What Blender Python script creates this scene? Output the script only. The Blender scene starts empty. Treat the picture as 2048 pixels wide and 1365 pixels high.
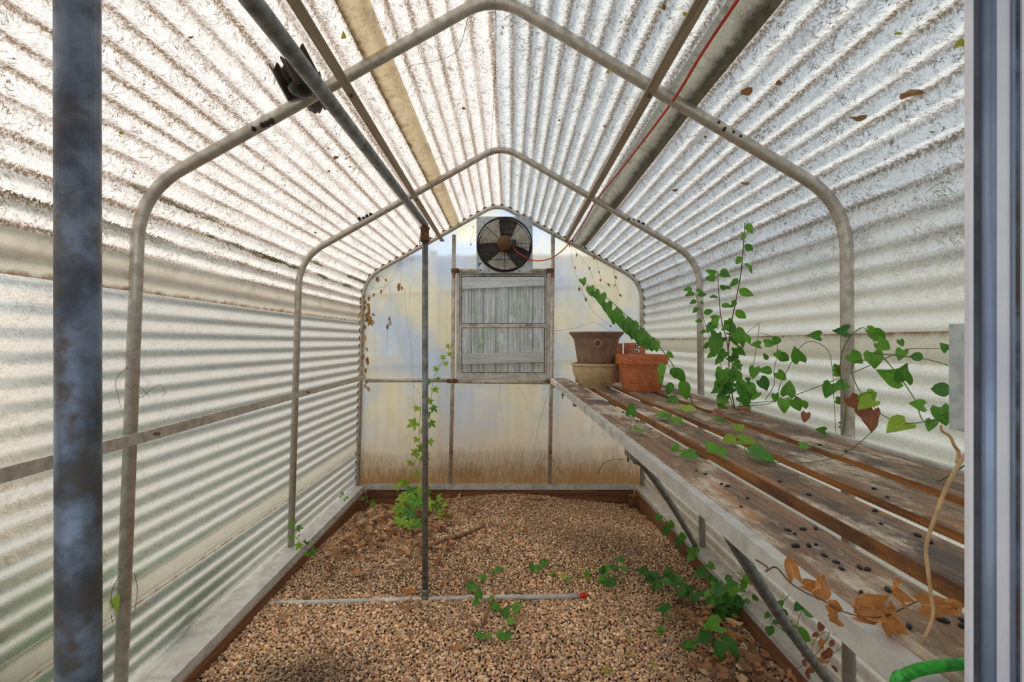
import bpy, bmesh, math, random
import numpy as np
from mathutils import Vector, Matrix, noise as mnoise
random.seed(7); rng = np.random.default_rng(7)
PI = math.pi
sc = bpy.context.scene
col = sc.collection
# ------------------------------------------------------------------ camera, sky, sun, exposure
F, CX, CY = 939.0, 1000.0, 682.0          # focal length and vanishing point in 2048-wide pixels
cam = bpy.data.cameras.new('camera'); cam.sensor_width = 36; cam.lens = F/2048*36
cam.shift_x = (1024-CX)/2048; cam.clip_start = .02; cam.clip_end = 300
cam_o = bpy.data.objects.new('camera', cam); col.objects.link(cam_o)
cam_o.rotation_euler = (PI/2, 0, 0); cam_o.location = (0, 0, 0); sc.camera = cam_o

SUN_DIR = Vector((-.50, .40, .80)).normalized()      # towards the sun
w = bpy.data.worlds.new('sky'); sc.world = w; w.use_nodes = True
wn = w.node_tree.nodes; wl = w.node_tree.links; wn.clear()
wo = wn.new('ShaderNodeOutputWorld'); wb = wn.new('ShaderNodeBackground')
sky = wn.new('ShaderNodeTexSky'); sky.sky_type = 'NISHITA'; sky.sun_disc = False
sky.sun_elevation = math.asin(SUN_DIR.z); sky.sun_rotation = math.atan2(SUN_DIR.x, SUN_DIR.y)
sky.air_density = 1.0; sky.dust_density = 2.5; sky.ozone_density = 1.0
mx = wn.new('ShaderNodeMix'); mx.data_type = 'RGBA'; mx.inputs[0].default_value = .6
scl = wn.new('ShaderNodeVectorMath'); scl.operation = 'SCALE'; scl.inputs['Scale'].default_value = .16
wl.new(sky.outputs[0], scl.inputs[0]); wl.new(scl.outputs[0], mx.inputs[6])
mx.inputs[7].default_value = (1.0, .98, .95, 1)
wl.new(mx.outputs[2], wb.inputs[0]); wb.inputs[1].default_value = 1.0
wl.new(wb.outputs[0], wo.inputs[0])
sun = bpy.data.lights.new('sun', 'SUN'); sun.energy = 1.8; sun.angle = math.radians(12); sun.color = (1, .88, .70)
sun_o = bpy.data.objects.new('sun', sun); col.objects.link(sun_o)
sun_o.rotation_euler = SUN_DIR.to_track_quat('Z', 'Y').to_euler(); sun_o.location = (-3, 2, 6)
sc.view_settings.view_transform = 'Standard'; sc.view_settings.look = 'None'
sc.view_settings.gamma = 1; sc.view_settings.use_curve_mapping = False
sc.view_settings.exposure = 0.55
sc.cycles.use_denoising = True; sc.cycles.use_adaptive_sampling = True; sc.cycles.adaptive_threshold = .02
sc.cycles.max_bounces = 10; sc.cycles.transmission_bounces = 6; sc.cycles.diffuse_bounces = 5
sc.cycles.sample_clamp_indirect = 6; sc.cycles.caustics_refractive = True; sc.cycles.blur_glossy = .5

def at(px, py, Y): return Vector(((px-CX)/F*Y, Y, (CY-py)/F*Y))

# ------------------------------------------------------------------ material helpers
class NT:
    def __init__(s, name):
        s.m = bpy.data.materials.new(name); s.m.use_nodes = True
        s.t = s.m.node_tree; s.n = s.t.nodes; s.l = s.t.links; s.n.clear()
        s.out = s.n.new('ShaderNodeOutputMaterial')
    def node(s, typ, **kw):
        nd = s.n.new(typ)
        for k, v in kw.items(): setattr(nd, k, v)
        return nd
    def set(s, sock, v):
        if hasattr(v, 'is_linked') or hasattr(v, 'links'): s.l.new(v, sock)
        else:
            if isinstance(v, (tuple, list)) and len(v) == 3 and sock.type == 'RGBA': v = (*v, 1)
            sock.default_value = v
    def coord(s, kind='Object'): return s.node('ShaderNodeTexCoord').outputs[kind]
    def uv(s): return s.node('ShaderNodeTexCoord').outputs['UV']
    def mapping(s, v, scale=(1,1,1), loc=(0,0,0), rot=(0,0,0)):
        nd = s.node('ShaderNodeMapping'); s.l.new(v, nd.inputs[0])
        nd.inputs['Scale'].default_value = scale; nd.inputs['Location'].default_value = loc; nd.inputs['Rotation'].default_value = rot
        return nd.outputs[0]
    def noise(s, v, scale, detail=4, rough=.55, dist=0):
        nd = s.node('ShaderNodeTexNoise'); s.l.new(v, nd.inputs['Vector'])
        nd.inputs['Scale'].default_value = scale; nd.inputs['Detail'].default_value = detail
        nd.inputs['Roughness'].default_value = rough; nd.inputs['Distortion'].default_value = dist
        return nd.outputs['Fac']
    def noisec(s, v, scale, detail=3):
        nd = s.node('ShaderNodeTexNoise'); s.l.new(v, nd.inputs['Vector'])
        nd.inputs['Scale'].default_value = scale; nd.inputs['Detail'].default_value = detail
        return nd.outputs['Color']
    def voro(s, v, scale, feature='DISTANCE_TO_EDGE', out='Distance'):
        nd = s.node('ShaderNodeTexVoronoi', feature=feature); s.l.new(v, nd.inputs['Vector'])
        nd.inputs['Scale'].default_value = scale
        return nd.outputs[out]
    def math(s, op, a, b=0.0, c=None, clamp=False):
        nd = s.node('ShaderNodeMath', operation=op); nd.use_clamp = clamp
        s.set(nd.inputs[0], a); s.set(nd.inputs[1], b)
        if c is not None: s.set(nd.inputs[2], c)
        return nd.outputs[0]
    def vmath(s, op, a, b=(0,0,0), sc_=None):
        nd = s.node('ShaderNodeVectorMath', operation=op); s.set(nd.inputs[0], a)
        if sc_ is None: s.set(nd.inputs[1], b)
        else: nd.inputs['Scale'].default_value = sc_
        return nd.outputs[0]
    def ramp(s, f, a, b, lo=0.0, hi=1.0):
        nd = s.node('ShaderNodeMapRange', interpolation_type='SMOOTHSTEP'); s.set(nd.inputs[0], f)
        nd.inputs[1].default_value = a; nd.inputs[2].default_value = b
        nd.inputs[3].default_value = lo; nd.inputs[4].default_value = hi
        return nd.outputs[0]
    def mix(s, f, a, b):
        nd = s.node('ShaderNodeMix', data_type='RGBA'); s.set(nd.inputs[0], f)
        s.set(nd.inputs[6], a); s.set(nd.inputs[7], b); return nd.outputs[2]
    def sep(s, v):
        nd = s.node('ShaderNodeSeparateXYZ'); s.l.new(v, nd.inputs[0]); return nd.outputs
    def bump(s, h, strength=.3, dist=.005):
        nd = s.node('ShaderNodeBump'); s.l.new(h, nd.inputs['Height'])
        nd.inputs['Strength'].default_value = strength; nd.inputs['Distance'].default_value = dist
        return nd.outputs[0]
    def principled(s, base, rough=.5, metal=0.0, normal=None, spec=None, **kw):
        nd = s.node('ShaderNodeBsdfPrincipled')
        s.set(nd.inputs['Base Color'], base); s.set(nd.inputs['Roughness'], rough); s.set(nd.inputs['Metallic'], metal)
        if normal is not None: s.l.new(normal, nd.inputs['Normal'])
        if spec is not None: nd.inputs['Specular IOR Level'].default_value = spec
        for k, v in kw.items(): s.set(nd.inputs[k], v)
        return nd.outputs[0]
    def mixs(s, f, a, b):
        nd = s.node('ShaderNodeMixShader'); s.set(nd.inputs[0], f); s.l.new(a, nd.inputs[1]); s.l.new(b, nd.inputs[2]); return nd.outputs[0]
    def done(s, sh): s.l.new(sh, s.out.inputs[0]); return s.m

def simple(name, c, rough=.5, metal=0.0, var=.25, scale=20, bump=0.0, c2=None):
    t = NT(name); v = t.coord(); f = t.noise(v, scale, 5)
    c2 = c2 or tuple(x*(1-var) for x in c)
    cc = t.mix(t.ramp(f, .35, .65), c, c2)
    nm = t.bump(f, bump, .01) if bump else None
    return t.done(t.principled(cc, rough, metal, nm))

def metal(name, c, c2, rust=None, rough=.4, met=.75, scale=25, rusta=(.56, .68)):
    t = NT(name); v = t.coord()
    f = t.noise(v, scale, 6, .6); g = t.noise(t.mapping(v, loc=(3, 1, 7)), scale*.35, 5, .65)
    cc = t.mix(t.ramp(f, .35, .68), c, c2); m = met
    if rust:
        k = t.ramp(g, *rusta); cc = t.mix(k, cc, rust); m = t.math('SUBTRACT', met, t.math('MULTIPLY', k, met))
    r = t.ramp(f, .3, .7, rough-.08, rough+.15)
    return t.done(t.principled(cc, r, m, t.bump(f, .12, .003)))

PITCH = .0678
def fiberglass(name, groove=.6, webs=.5, tint=(.93,.93,.90), dirtc=(.12,.085,.05), see=.25, blotch=.4, phase=0.0, edge=None, lowdirt=None, ior=1.3, diff=.16, zmix=None, moss=False):
    """corrugated translucent sheet; UV = (metres along the house, metres around the profile)"""
    t = NT(name); uv = t.uv()
    u, vv, _ = t.sep(uv)
    warp = t.vmath('SCALE', t.vmath('SUBTRACT', t.noisec(uv, 55, 2), (.5,.5,.5)), sc_=.02)
    uvd = t.vmath('ADD', uv, warp)
    web = None
    for ang, st, sd in ((.35, (13, 105), 1.3), (1.5, (14, 115), 5.1), (2.55, (12, 100), 8.7)):
        nn = t.noise(t.mapping(t.mapping(uvd, rot=(0, 0, ang)), (st[0], st[1], 1), (sd, sd*2, 0)), 1.0, 2, .5, .8)
        ridge = t.ramp(t.math('ABSOLUTE', t.math('SUBTRACT', nn, .5)), .004, .030, 1, 0)
        ridge = t.math('MULTIPLY', ridge, t.ramp(t.noise(t.mapping(uv, loc=(sd, 0, 0)), 38, 2, .6), .42, .56))
        web = ridge if web is None else t.math('MAXIMUM', web, ridge)
    patch = t.ramp(t.noise(uv, 9, 5, .6), .36, .62)
    fine = t.noise(t.mapping(uv, (1, 1, 1)), 260, 3, .7)
    # dirt lying in the grooves
    ph = t.math('COSINE', t.math('MULTIPLY_ADD', vv, 2*PI/PITCH, phase))
    ragged = t.math('SUBTRACT', t.noise(uv, 95, 4, .75), .5)
    ph2 = t.math('ADD', ph, t.math('MULTIPLY', ragged, 3.4))
    grv = t.ramp(ph2, .05, 1.25)
    long_ = t.ramp(t.noise(t.mapping(uv, (.9, 14, 1)), 1.2, 4, .6), .30, .55, .45, 1)
    gd = t.math('MULTIPLY', grv, t.math('MULTIPLY', long_, groove))
    wd = t.math('MULTIPLY', web, t.math('MULTIPLY', t.ramp(patch, 0, 1, .45, 1), webs))
    bd = t.math('MULTIPLY', t.ramp(t.noise(t.mapping(uv, (1, 2.2, 1), (9, 3, 0)), 3.5, 7, .72), .55, .78), blotch)
    dirt = t.math('MAXIMUM', t.math('MAXIMUM', gd, wd), bd, clamp=True)
    dirt = t.math('MULTIPLY', dirt, t.ramp(fine, .25, .6, .6, 1.1), clamp=True)
    if zmix:
        zz = t.ramp(t.math('ADD', t.sep(t.coord())[2], t.math('MULTIPLY', t.math('SUBTRACT', t.noise(uv, 3, 3), .5), .25)), zmix[0], zmix[1])
        dirt = t.math('MULTIPLY', dirt, t.math('MULTIPLY_ADD', zz, 1-zmix[3], zmix[3])); tint = t.mix(zz, zmix[2], tint)
        base = t.mix(t.ramp(fine, .3, .7), tint, t.vmath('SCALE', tint, sc_=.86))
    else: base = t.mix(t.ramp(fine, .3, .7), tint, tuple(x*.86 for x in tint))
    base = t.mix(dirt, base, dirtc)
    if moss:
        z = t.sep(t.coord())[2]; zb = t.math('MULTIPLY', t.ramp(z, .36, .40), t.ramp(z, .50, .56, 1, 0))
        mk = t.math('MULTIPLY', t.ramp(ph2, .2, .7), t.ramp(t.noise(t.mapping(uv, (1.3, 9, 1), (2,5,0)), 1.6, 5, .65), .50, .58))
        base = t.mix(t.math('MULTIPLY', zb, mk), base, (.055,.05,.02))
    if edge:
        an = t.node('ShaderNodeAttribute', attribute_name='across'); e = t.math('ADD', an.outputs['Fac'], t.math('MULTIPLY', t.math('SUBTRACT', t.noise(t.mapping(uv, (1,1,1)), 14, 6, .7), .5), .55))
        for (lo, hi, c_) in edge: base = t.mix(t.ramp(e, lo, hi, 0, .9), base, c_)
    if lowdirt:
        z = t.sep(t.coord())[2]
        k = t.math('ADD', z, t.math('MULTIPLY', t.math('SUBTRACT', t.noise(t.mapping(t.coord(), (1,1,.15)), 30, 5, .7), .5), .35))
        base = t.mix(t.ramp(k, lowdirt[0], lowdirt[1], .75, 0), base, (.33, .20, .09))
    bmp = t.bump(t.math('ADD', fine, t.math('MULTIPLY', web, .8)), .55, .0012)
    tr = t.node('ShaderNodeBsdfTranslucent'); t.l.new(base, tr.inputs[0]); t.l.new(bmp, tr.inputs['Normal'])
    rf = t.node('ShaderNodeBsdfRefraction'); t.set(rf.inputs[0], base); rf.inputs['Roughness'].default_value = .26; rf.inputs['IOR'].default_value = ior
    t.l.new(bmp, rf.inputs['Normal'])
    s = t.mixs(see, tr.outputs[0], rf.outputs[0])
    df = t.principled(base, .38, 0, bmp)
    return t.done(t.mixs(diff, s, df))

def wood(name, c1, c2, c3=None, axis='Y', scale=1.0, rough=.8, patch=None, patchc=None, orange=None):
    t = NT(name); v = t.coord('Object')
    st = {'X': (.6, 14, 14), 'Y': (14, .6, 14), 'Z': (14, 14, .6)}[axis]
    m = t.mapping(v, tuple(x*scale for x in st))
    g = t.noise(m, 3.2, 8, .65, .6); g2 = t.noise(t.mapping(m, (3.5,3.5,3.5)), 3, 4, .7)
    cc = t.mix(t.ramp(g, .32, .66), c1, c2)
    cc = t.mix(t.ramp(g2, .56, .72, 0, .75), cc, tuple(x*.35 for x in c2))
    if c3: cc = t.mix(t.ramp(t.noise(t.mapping(v, (1,.4,1) if axis=='Y' else (1,1,.4)), 7, 5, .7), .48, .66, 0, .85), cc, c3)
    if patch: cc = t.mix(t.math('MULTIPLY', t.ramp(t.noise(t.mapping(v, (1.6,.7,1), (5,2,0)), 4.2, 8, .74), patch[0], patch[1]), t.ramp(g2, .3, .6, .35, 1)), cc, patchc)
    if orange: cc = t.mix(t.ramp(t.noise(t.mapping(v, (2,.6,2), (1,8,3)), 4, 6, .7), .56, .66, 0, .8), cc, orange)
    return t.done(t.principled(cc, rough, 0, t.bump(t.math('ADD', g, g2), .5, .003)))

M = {}
M['roof_l'] = fiberglass('roof_fiberglass', groove=.95, webs=.90, tint=(.86,.85,.83), see=.12, blotch=.42, dirtc=(.13,.068,.022), moss=True)
M['roof_r'] = fiberglass('roof_fiberglass_dirty', groove=.95, webs=.95, tint=(.72,.77,.78), see=.12, blotch=.95, dirtc=(.125,.08,.035), zmix=(.05,.50,(.97,.97,.86),.22), lowdirt=(-1.3,-.9))
M['wall_l'] = fiberglass('left_wall_fiberglass', groove=.06, webs=.30, tint=(.76,.76,.73), see=.44, blotch=.02, ior=1.18, diff=.07)
M['wall_r'] = M['roof_r']
M['band'] = fiberglass('overlap_fiberglass', groove=0, webs=.15, tint=(.88,.85,.76), see=.05, blotch=.45, dirtc=(.35,.24,.12), edge=[(.18,-.05,(.25,.11,.03))])
M['band_brown'] = fiberglass('brown_overlap_fiberglass', groove=0, webs=.5, tint=(.80,.68,.46), see=.05, blotch=.8, dirtc=(.22,.13,.05), edge=[(.20,.0,(.14,.08,.03))])
M['band_dirty'] = fiberglass('sooty_overlap_fiberglass', groove=0, webs=.5, tint=(.62,.58,.47), see=.05, blotch=.9, dirtc=(.10,.07,.03), edge=[(.45,.8,(.06,.045,.02))])
M['alu'] = metal('weathered_aluminium', (.58,.54,.48), (.42,.38,.33), None, .42, .65, 30)
M['alu_rust'] = metal('rusty_aluminium_pipe', (.62,.55,.47), (.45,.38,.31), (.28,.12,.05), .42, .5, 22)
M['alu_white'] = metal('chalky_aluminium', (.62,.62,.60), (.45,.44,.41), (.30,.25,.19), .5, .25, 14, (.60,.75))
M['galv_dark'] = metal('dark_galvanised_steel', (.16,.20,.27), (.055,.065,.085), (.05,.04,.035), .42, .7, 26, (.50,.62))
M['galv'] = metal('galvanised_steel', (.25,.26,.255), (.15,.15,.145), (.16,.12,.09), .45, .65, 30, (.58,.72))
M['jamb'] = metal('brushed_aluminium', (.80,.80,.86), (.66,.66,.74), None, .42, .15, 8)
M['jamb_blue'] = metal('aluminium_blue_reflection', (.24,.30,.42), (.16,.20,.30), None, .32, .5, 8)  # bluish reflection of the surroundings put into the base colour
M['jamb_dark'] = metal('dark_seal', (.10,.10,.12), (.06,.06,.07), None, .5, .3, 20)
M['plate'] = metal('spangled_zinc_sheet', (.52,.58,.60), (.40,.46,.49), None, .38, .7, 60)
M['fanplate'] = metal('fan_zinc_sheet', (.46,.52,.55), (.36,.41,.44), (.30,.22,.15), .4, .6, 25, (.62,.76))
M['rust'] = simple('rust', (.22,.10,.045), .8, .1, .55, 60, .4)
M['blackwire'] = simple('black_wire', (.025,.022,.02), .45, .4, .3, 40)
M['blade'] = simple('fan_blade', (.85,.82,.76), .5, .1, .3, 12, c2=(.62,.56,.48))
M['dark'] = simple('dark_shutter', (.17,.145,.125), .7, .2, .4, 20)
M['foam'] = simple('dark_closure_strip', (.06,.055,.04), .9, 0, .5, 60)
M['red'] = simple('red_cord_rubber', (.62,.05,.025), .45, 0, .2, 10)
M['redcap'] = simple('red_cap', (.80,.03,.01), .4)
M['green_hose'] = simple('green_hose', (.03,.42,.03), .35, 0, .5, 120, .1)
M['white'] = simple('white_label', (.8,.8,.78), .6, 0, .06, 30)
M['blue'] = simple('blue_print', (.02,.16,.50), .5)
M['black'] = simple('black_plastic', (.012,.012,.014), .35, 0, .4, 30)
M['timber'] = wood('stained_timber', (.24,.10,.035), (.11,.045,.018), axis='Y', rough=.75)
M['timber_x'] = wood('stained_timber_back', (.26,.11,.04), (.11,.045,.018), axis='X', rough=.75)
M['timber_pale'] = wood('weathered_purlin', (.46,.37,.27), (.30,.23,.16), axis='Y')
M['plank_top'] = wood('weathered_plank_top', (.32,.20,.12), (.15,.10,.07), c3=(.075,.065,.062), patch=(.47,.62), patchc=(.66,.57,.45), orange=(.40,.18,.06))
M['plank_side'] = wood('plank_side', (.40,.17,.045), (.20,.08,.025), c3=(.10,.05,.03))
M['scrap'] = wood('scrap_brown', (.12,.085,.06), (.05,.04,.03), axis='Y')
M['fence'] = wood('weathered_fence_board', (.80,.79,.82), (.42,.41,.40), c3=(.32,.40,.20), axis='Z', patch=(.52,.66), patchc=(.85,.83,.86))
M['fence_rail'] = wood('weathered_fence_rail', (.70,.69,.68), (.48,.46,.44), axis='X')
M['moss'] = simple('mossy_gap', (.07,.10,.035), .9, 0, .5, 20)
def glass_mat():
    t = NT('window_glass')
    tr = t.node('ShaderNodeBsdfTransparent'); tr.inputs[0].default_value = (.90,.92,.91,1)
    gl = t.node('ShaderNodeBsdfGlossy'); gl.inputs['Roughness'].default_value = .08
    hz = t.node('ShaderNodeBsdfTranslucent'); hz.inputs[0].default_value = (.7,.7,.68,1)
    k = t.ramp(t.noise(t.coord(), 14, 6, .7), .45, .85, .0, .05)
    return t.done(t.mixs(.03, t.mixs(k, tr.outputs[0], hz.outputs[0]), gl.outputs[0]))
M['glass'] = glass_mat()
def back_mat():
    t = NT('back_panel_polycarbonate'); v = t.coord('Object')
    z = t.sep(v)[2]
    fine = t.noise(v, 140, 4, .7)
    streak = t.noise(t.mapping(v, (1, 1, .16)), 70, 6, .8)
    big = t.noise(v, 3, 4, .6)
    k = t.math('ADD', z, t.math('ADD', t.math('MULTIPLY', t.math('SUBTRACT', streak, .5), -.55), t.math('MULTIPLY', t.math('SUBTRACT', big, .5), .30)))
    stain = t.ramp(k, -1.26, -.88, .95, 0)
    warm_glow = t.ramp(z, -1.15, -.35, .8, 0)  # warm sunlit glow from outside, put into the lower panel colour
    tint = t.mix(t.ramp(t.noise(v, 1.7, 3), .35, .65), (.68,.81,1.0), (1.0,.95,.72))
    base = t.mix(warm_glow, tint, (.97,.84,.66))
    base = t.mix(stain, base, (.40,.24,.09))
    bmp = t.bump(fine, .5, .001)
    tr = t.node('ShaderNodeBsdfTranslucent'); t.l.new(base, tr.inputs[0])
    rf = t.node('ShaderNodeBsdfRefraction'); t.set(rf.inputs[0], base); rf.inputs['Roughness'].default_value = .30; rf.inputs['IOR'].default_value = 1.18
    t.l.new(bmp, rf.inputs['Normal'])
    s = t.mixs(.55, tr.outputs[0], rf.outputs[0])
    return t.done(t.mixs(.15, s, t.principled(base, .3, 0, bmp)))
M['back'] = back_mat()
def attr_mat(name, rough=.75, bump=.3, transl=0.0):
    t = NT(name); a = t.node('ShaderNodeAttribute', attribute_name='tone')
    f = t.noise(t.coord(), 260, 4, .6)
    cc = t.mix(t.ramp(f, .3, .7, 0, .45), a.outputs['Color'], t.vmath('SCALE', a.outputs['Color'], sc_=.45))
    s = t.principled(cc, rough, 0, t.bump(f, bump, .002))
    if transl:
        tr = t.node('ShaderNodeBsdfTranslucent'); t.l.new(cc, tr.inputs[0]); s = t.mixs(transl, s, tr.outputs[0])
    return t.done(s)
M['pebble'] = attr_mat('pebble_stone'); M['litter'] = attr_mat('dry_litter', .7, .3, .25)
def soil_mat():
    t = NT('soil'); v = t.coord()
    c = t.voro(v, 70, 'F1', 'Color'); f = t.noise(v, 6, 6, .7)
    cc = t.mix(t.ramp(f, .4, .6), (.10,.065,.04), (.045,.03,.02))
    cc = t.mix(t.ramp(t.sep(c)[0], .3, .9, 0, .5), cc, (.30,.20,.13))
    return t.done(t.principled(cc, .95, 0, t.bump(t.voro(v, 70, 'F1'), .8, .01)))
M['soil'] = soil_mat()
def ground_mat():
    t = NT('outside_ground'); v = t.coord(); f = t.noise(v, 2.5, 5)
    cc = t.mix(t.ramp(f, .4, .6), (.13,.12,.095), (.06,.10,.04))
    cc = t.mix(t.ramp(t.sep(v)[1], 3.6, 4.1), cc, (.62,.46,.30))  # tan soil behind the back wall, brightened in colour to look sunlit
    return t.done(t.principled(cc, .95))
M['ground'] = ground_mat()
def leaf_mat(name, c1, c2, transl=.35, rough=.45, spots=None):
    t = NT(name); v = t.coord(); uv = t.uv(); U, V, _ = t.sep(uv)
    oi = t.node('ShaderNodeObjectInfo').outputs['Random']
    cc = t.mix(t.math('MULTIPLY_ADD', oi, .8, t.math('MULTIPLY', t.noise(v, 60, 4), .25)), c1, c2)
    mid = t.ramp(t.math('ABSOLUTE', t.math('SUBTRACT', V, .5)), .0, .03, .5, 0)
    vein = t.ramp(t.math('ABSOLUTE', t.math('SINE', t.math('MULTIPLY_ADD', U, 26, t.math('MULTIPLY', t.math('ABSOLUTE', t.math('SUBTRACT', V, .5)), -30)))), 0, .18, .28, 0)
    cc = t.mix(t.math('MAXIMUM', mid, vein), cc, tuple(min(1, x*1.7+.02) for x in c2))
    if spots: cc = t.mix(t.ramp(t.noise(v, 90, 5, .7), .52, .62, 0, .8), cc, spots)
    s = t.principled(cc, rough, 0, t.bump(t.math('ADD', mid, vein), .4, .001))
    tr = t.node('ShaderNodeBsdfTranslucent'); t.l.new(cc, tr.inputs[0])
    return t.done(t.mixs(transl, s, tr.outputs[0]))
M['leaf'] = leaf_mat('green_leaf', (.055,.21,.022), (.16,.40,.035))
M['leaf_dark'] = leaf_mat('dark_green_leaf', (.035,.15,.022), (.09,.27,.04))
M['leaf_lime'] = leaf_mat('lime_leaf', (.22,.42,.03), (.42,.60,.07), .45)
M['leaf_red'] = leaf_mat('russet_leaf', (.24,.07,.035), (.34,.13,.06), .3)
M['leaf_dry'] = leaf_mat('dry_orange_leaf', (.50,.21,.06), (.62,.30,.10), .3, .6)
M['leaf_brown'] = leaf_mat('dry_brown_leaf', (.30,.15,.06), (.45,.25,.11), .3, .7)
M['leaf_tan'] = leaf_mat('dry_tan_leaf', (.52,.34,.17), (.66,.48,.28), .3, .7)
M['leaf_yellow'] = leaf_mat('yellow_leaf', (.40,.38,.04), (.55,.50,.08), .4)
M['stem_g'] = simple('green_stem', (.10,.17,.035), .6, 0, .4, 30)
M['stem_b'] = simple('brown_stem', (.16,.09,.045), .7, 0, .4, 40)
M['stem_t'] = simple('tan_stem', (.55,.36,.18), .6, 0, .3, 40)
M['stem_k'] = simple('dark_tendril', (.05,.035,.025), .8)
M['stick'] = simple('bark_stick', (.34,.20,.10), .85, 0, .5, 40, .5)
def pot_mat(name, c, c2, bloom=None, rough=.8):
    t = NT(name); v = t.coord(); z = t.sep(v)[2]
    f = t.noise(v, 22, 6, .7); cc = t.mix(t.ramp(f, .38, .66), c, c2)
    g = t.noise(t.mapping(v, (1,1,5)), 16, 5, .6)
    if bloom: cc = t.mix(t.math('MULTIPLY', t.ramp(g, .5, .72), .6), cc, bloom)
    return t.done(t.principled(cc, rough, 0, t.bump(t.noise(v, 140, 4, .6), .45, .002)))
M['pot_brown'] = pot_mat('brown_stone_pot', (.27,.17,.11), (.18,.115,.08), (.27,.17,.12))
M['pot_ring'] = pot_mat('worn_ring', (.40,.27,.18), (.26,.17,.11))
M['pot_tan'] = pot_mat('tan_glazed_bowl', (.56,.42,.22), (.42,.30,.15), (.46,.35,.2), .4)
M['pot_terra'] = pot_mat('terracotta', (.56,.17,.055), (.42,.11,.035), (.62,.38,.26))
M['pot_terra2'] = pot_mat('old_terracotta', (.50,.17,.07), (.34,.10,.05), (.50,.33,.25))
M['flower'] = simple('red_petals', (.75,.06,.04), .5)

# ------------------------------------------------------------------ object helpers
def tag(o, label=None, cat=None, group=None, kind=None):
    if label: o['label'] = label
    if cat: o['category'] = cat
    if group: o['group'] = group
    if kind: o['kind'] = kind
    return o
def link(o, parent=None):
    col.objects.link(o)
    if parent is not None: o.parent = parent
    return o
def empty(name, loc, label, cat, group=None):
    o = bpy.data.objects.new(name, None); o.location = loc; o.empty_display_size = .05
    col.objects.link(o); return tag(o, label, cat, group)
def meshobj(name, verts, faces, mat, parent=None, smooth=True, uvs=None, offset=None, mats=None, midx=None):
    """verts in world metres; if the parent sits elsewhere its location is subtracted"""
    off = Vector((0,0,0))
    p = parent
    while p is not None: off += p.location; p = p.parent
    if offset is not None: off += Vector(offset)
    V = [(v[0]-off[0], v[1]-off[1], v[2]-off[2]) for v in verts]
    me = bpy.data.meshes.new(name); me.from_pydata(V, [], faces)
    for m in (mats or [mat]): me.materials.append(m)
    if midx is not None: me.polygons.foreach_set('material_index', midx)
    if smooth: me.polygons.foreach_set('use_smooth', [True]*len(me.polygons))
    if uvs is not None:
        ul = me.uv_layers.new(name='UVMap'); li = np.zeros(len(me.loops), dtype=np.int32)
        me.loops.foreach_get('vertex_index', li); ul.data.foreach_set('uv', np.asarray(uvs, dtype=np.float32)[li].ravel())
    me.update()
    o = bpy.data.objects.new(name, me)
    if offset is not None: o.location = Vector(offset)
    return link(o, parent)
class MB:
    def __init__(s): s.v = []; s.f = []; s.sm = []
    def add(s, v, f):
        b = len(s.v); s.v += [tuple(x) for x in v]; s.f += [tuple(i+b for i in q) for q in f]; return s
    def box(s, x0, x1, y0, y1, z0, z1):
        v = [(x,y,z) for x in (x0,x1) for y in (y0,y1) for z in (z0,z1)]
        return s.add(v, [(0,1,3,2),(4,6,7,5),(0,4,5,1),(2,3,7,6),(0,2,6,4),(1,5,7,3)])
    def beam(s, a, b, wx, wz, up=Vector((0,0,1))):
        a = Vector(a); b = Vector(b); d = (b-a).normalized(); sx = d.cross(up).normalized(); sz = sx.cross(d)
        v = []
        for p in (a, b):
            for i, j in ((-1,-1),(1,-1),(1,1),(-1,1)): v.append(p + sx*(i*wx/2) + sz*(j*wz/2))
        return s.add(v, [(0,1,2,3),(7,6,5,4),(0,4,5,1),(1,5,6,2),(2,6,7,3),(3,7,4,0)])
    def tube(s, pts, r, seg=12, cap=True):
        v, f = tube_geo(pts, r, seg, cap); return s.add(v, f)
    def lathe(s, prof, c=(0,0,0), axis='Z', seg=32, close=False):
        v = []; n = len(prof); c = Vector(c)
        for k in range(seg):
            a = 2*PI*k/seg
            for (r, h) in prof:
                if axis == 'Z': v.append(c+Vector((r*math.cos(a), r*math.sin(a), h)))
                else: v.append(c+Vector((r*math.cos(a), h, r*math.sin(a))))
        f = []
        for k in range(seg):
            k2 = (k+1) % seg
            for i in range(n-1): f.append((k*n+i, k2*n+i, k2*n+i+1, k*n+i+1))
        return s.add(v, f)
    def build(s, name, mat, parent=None, smooth=False, offset=None):
        return meshobj(name, s.v, s.f, mat, parent, smooth, offset=offset)
def tube_geo(pts, r, seg=12, cap=True):
    pts = [Vector(p) for p in pts]; n = len(pts)
    rs = r if isinstance(r, (list, tuple)) else [r]*n
    v = []; f = []
    T = [(pts[min(i+1,n-1)]-pts[max(i-1,0)]).normalized() for i in range(n)]
    u = T[0].orthogonal().normalized()
    for i in range(n):
        u = (u - T[i]*u.dot(T[i])).normalized(); w_ = T[i].cross(u)
        for k in range(seg):
            a = 2*PI*k/seg; v.append(pts[i] + (u*math.cos(a)+w_*math.sin(a))*rs[i])
    for i in range(n-1):
        for k in range(seg):
            k2 = (k+1) % seg; f.append((i*seg+k, i*seg+k2, (i+1)*seg+k2, (i+1)*seg+k))
    if cap: f.append(tuple(range(seg))[::-1]); f.append(tuple((n-1)*seg+k for k in range(seg)))
    return v, f
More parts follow.
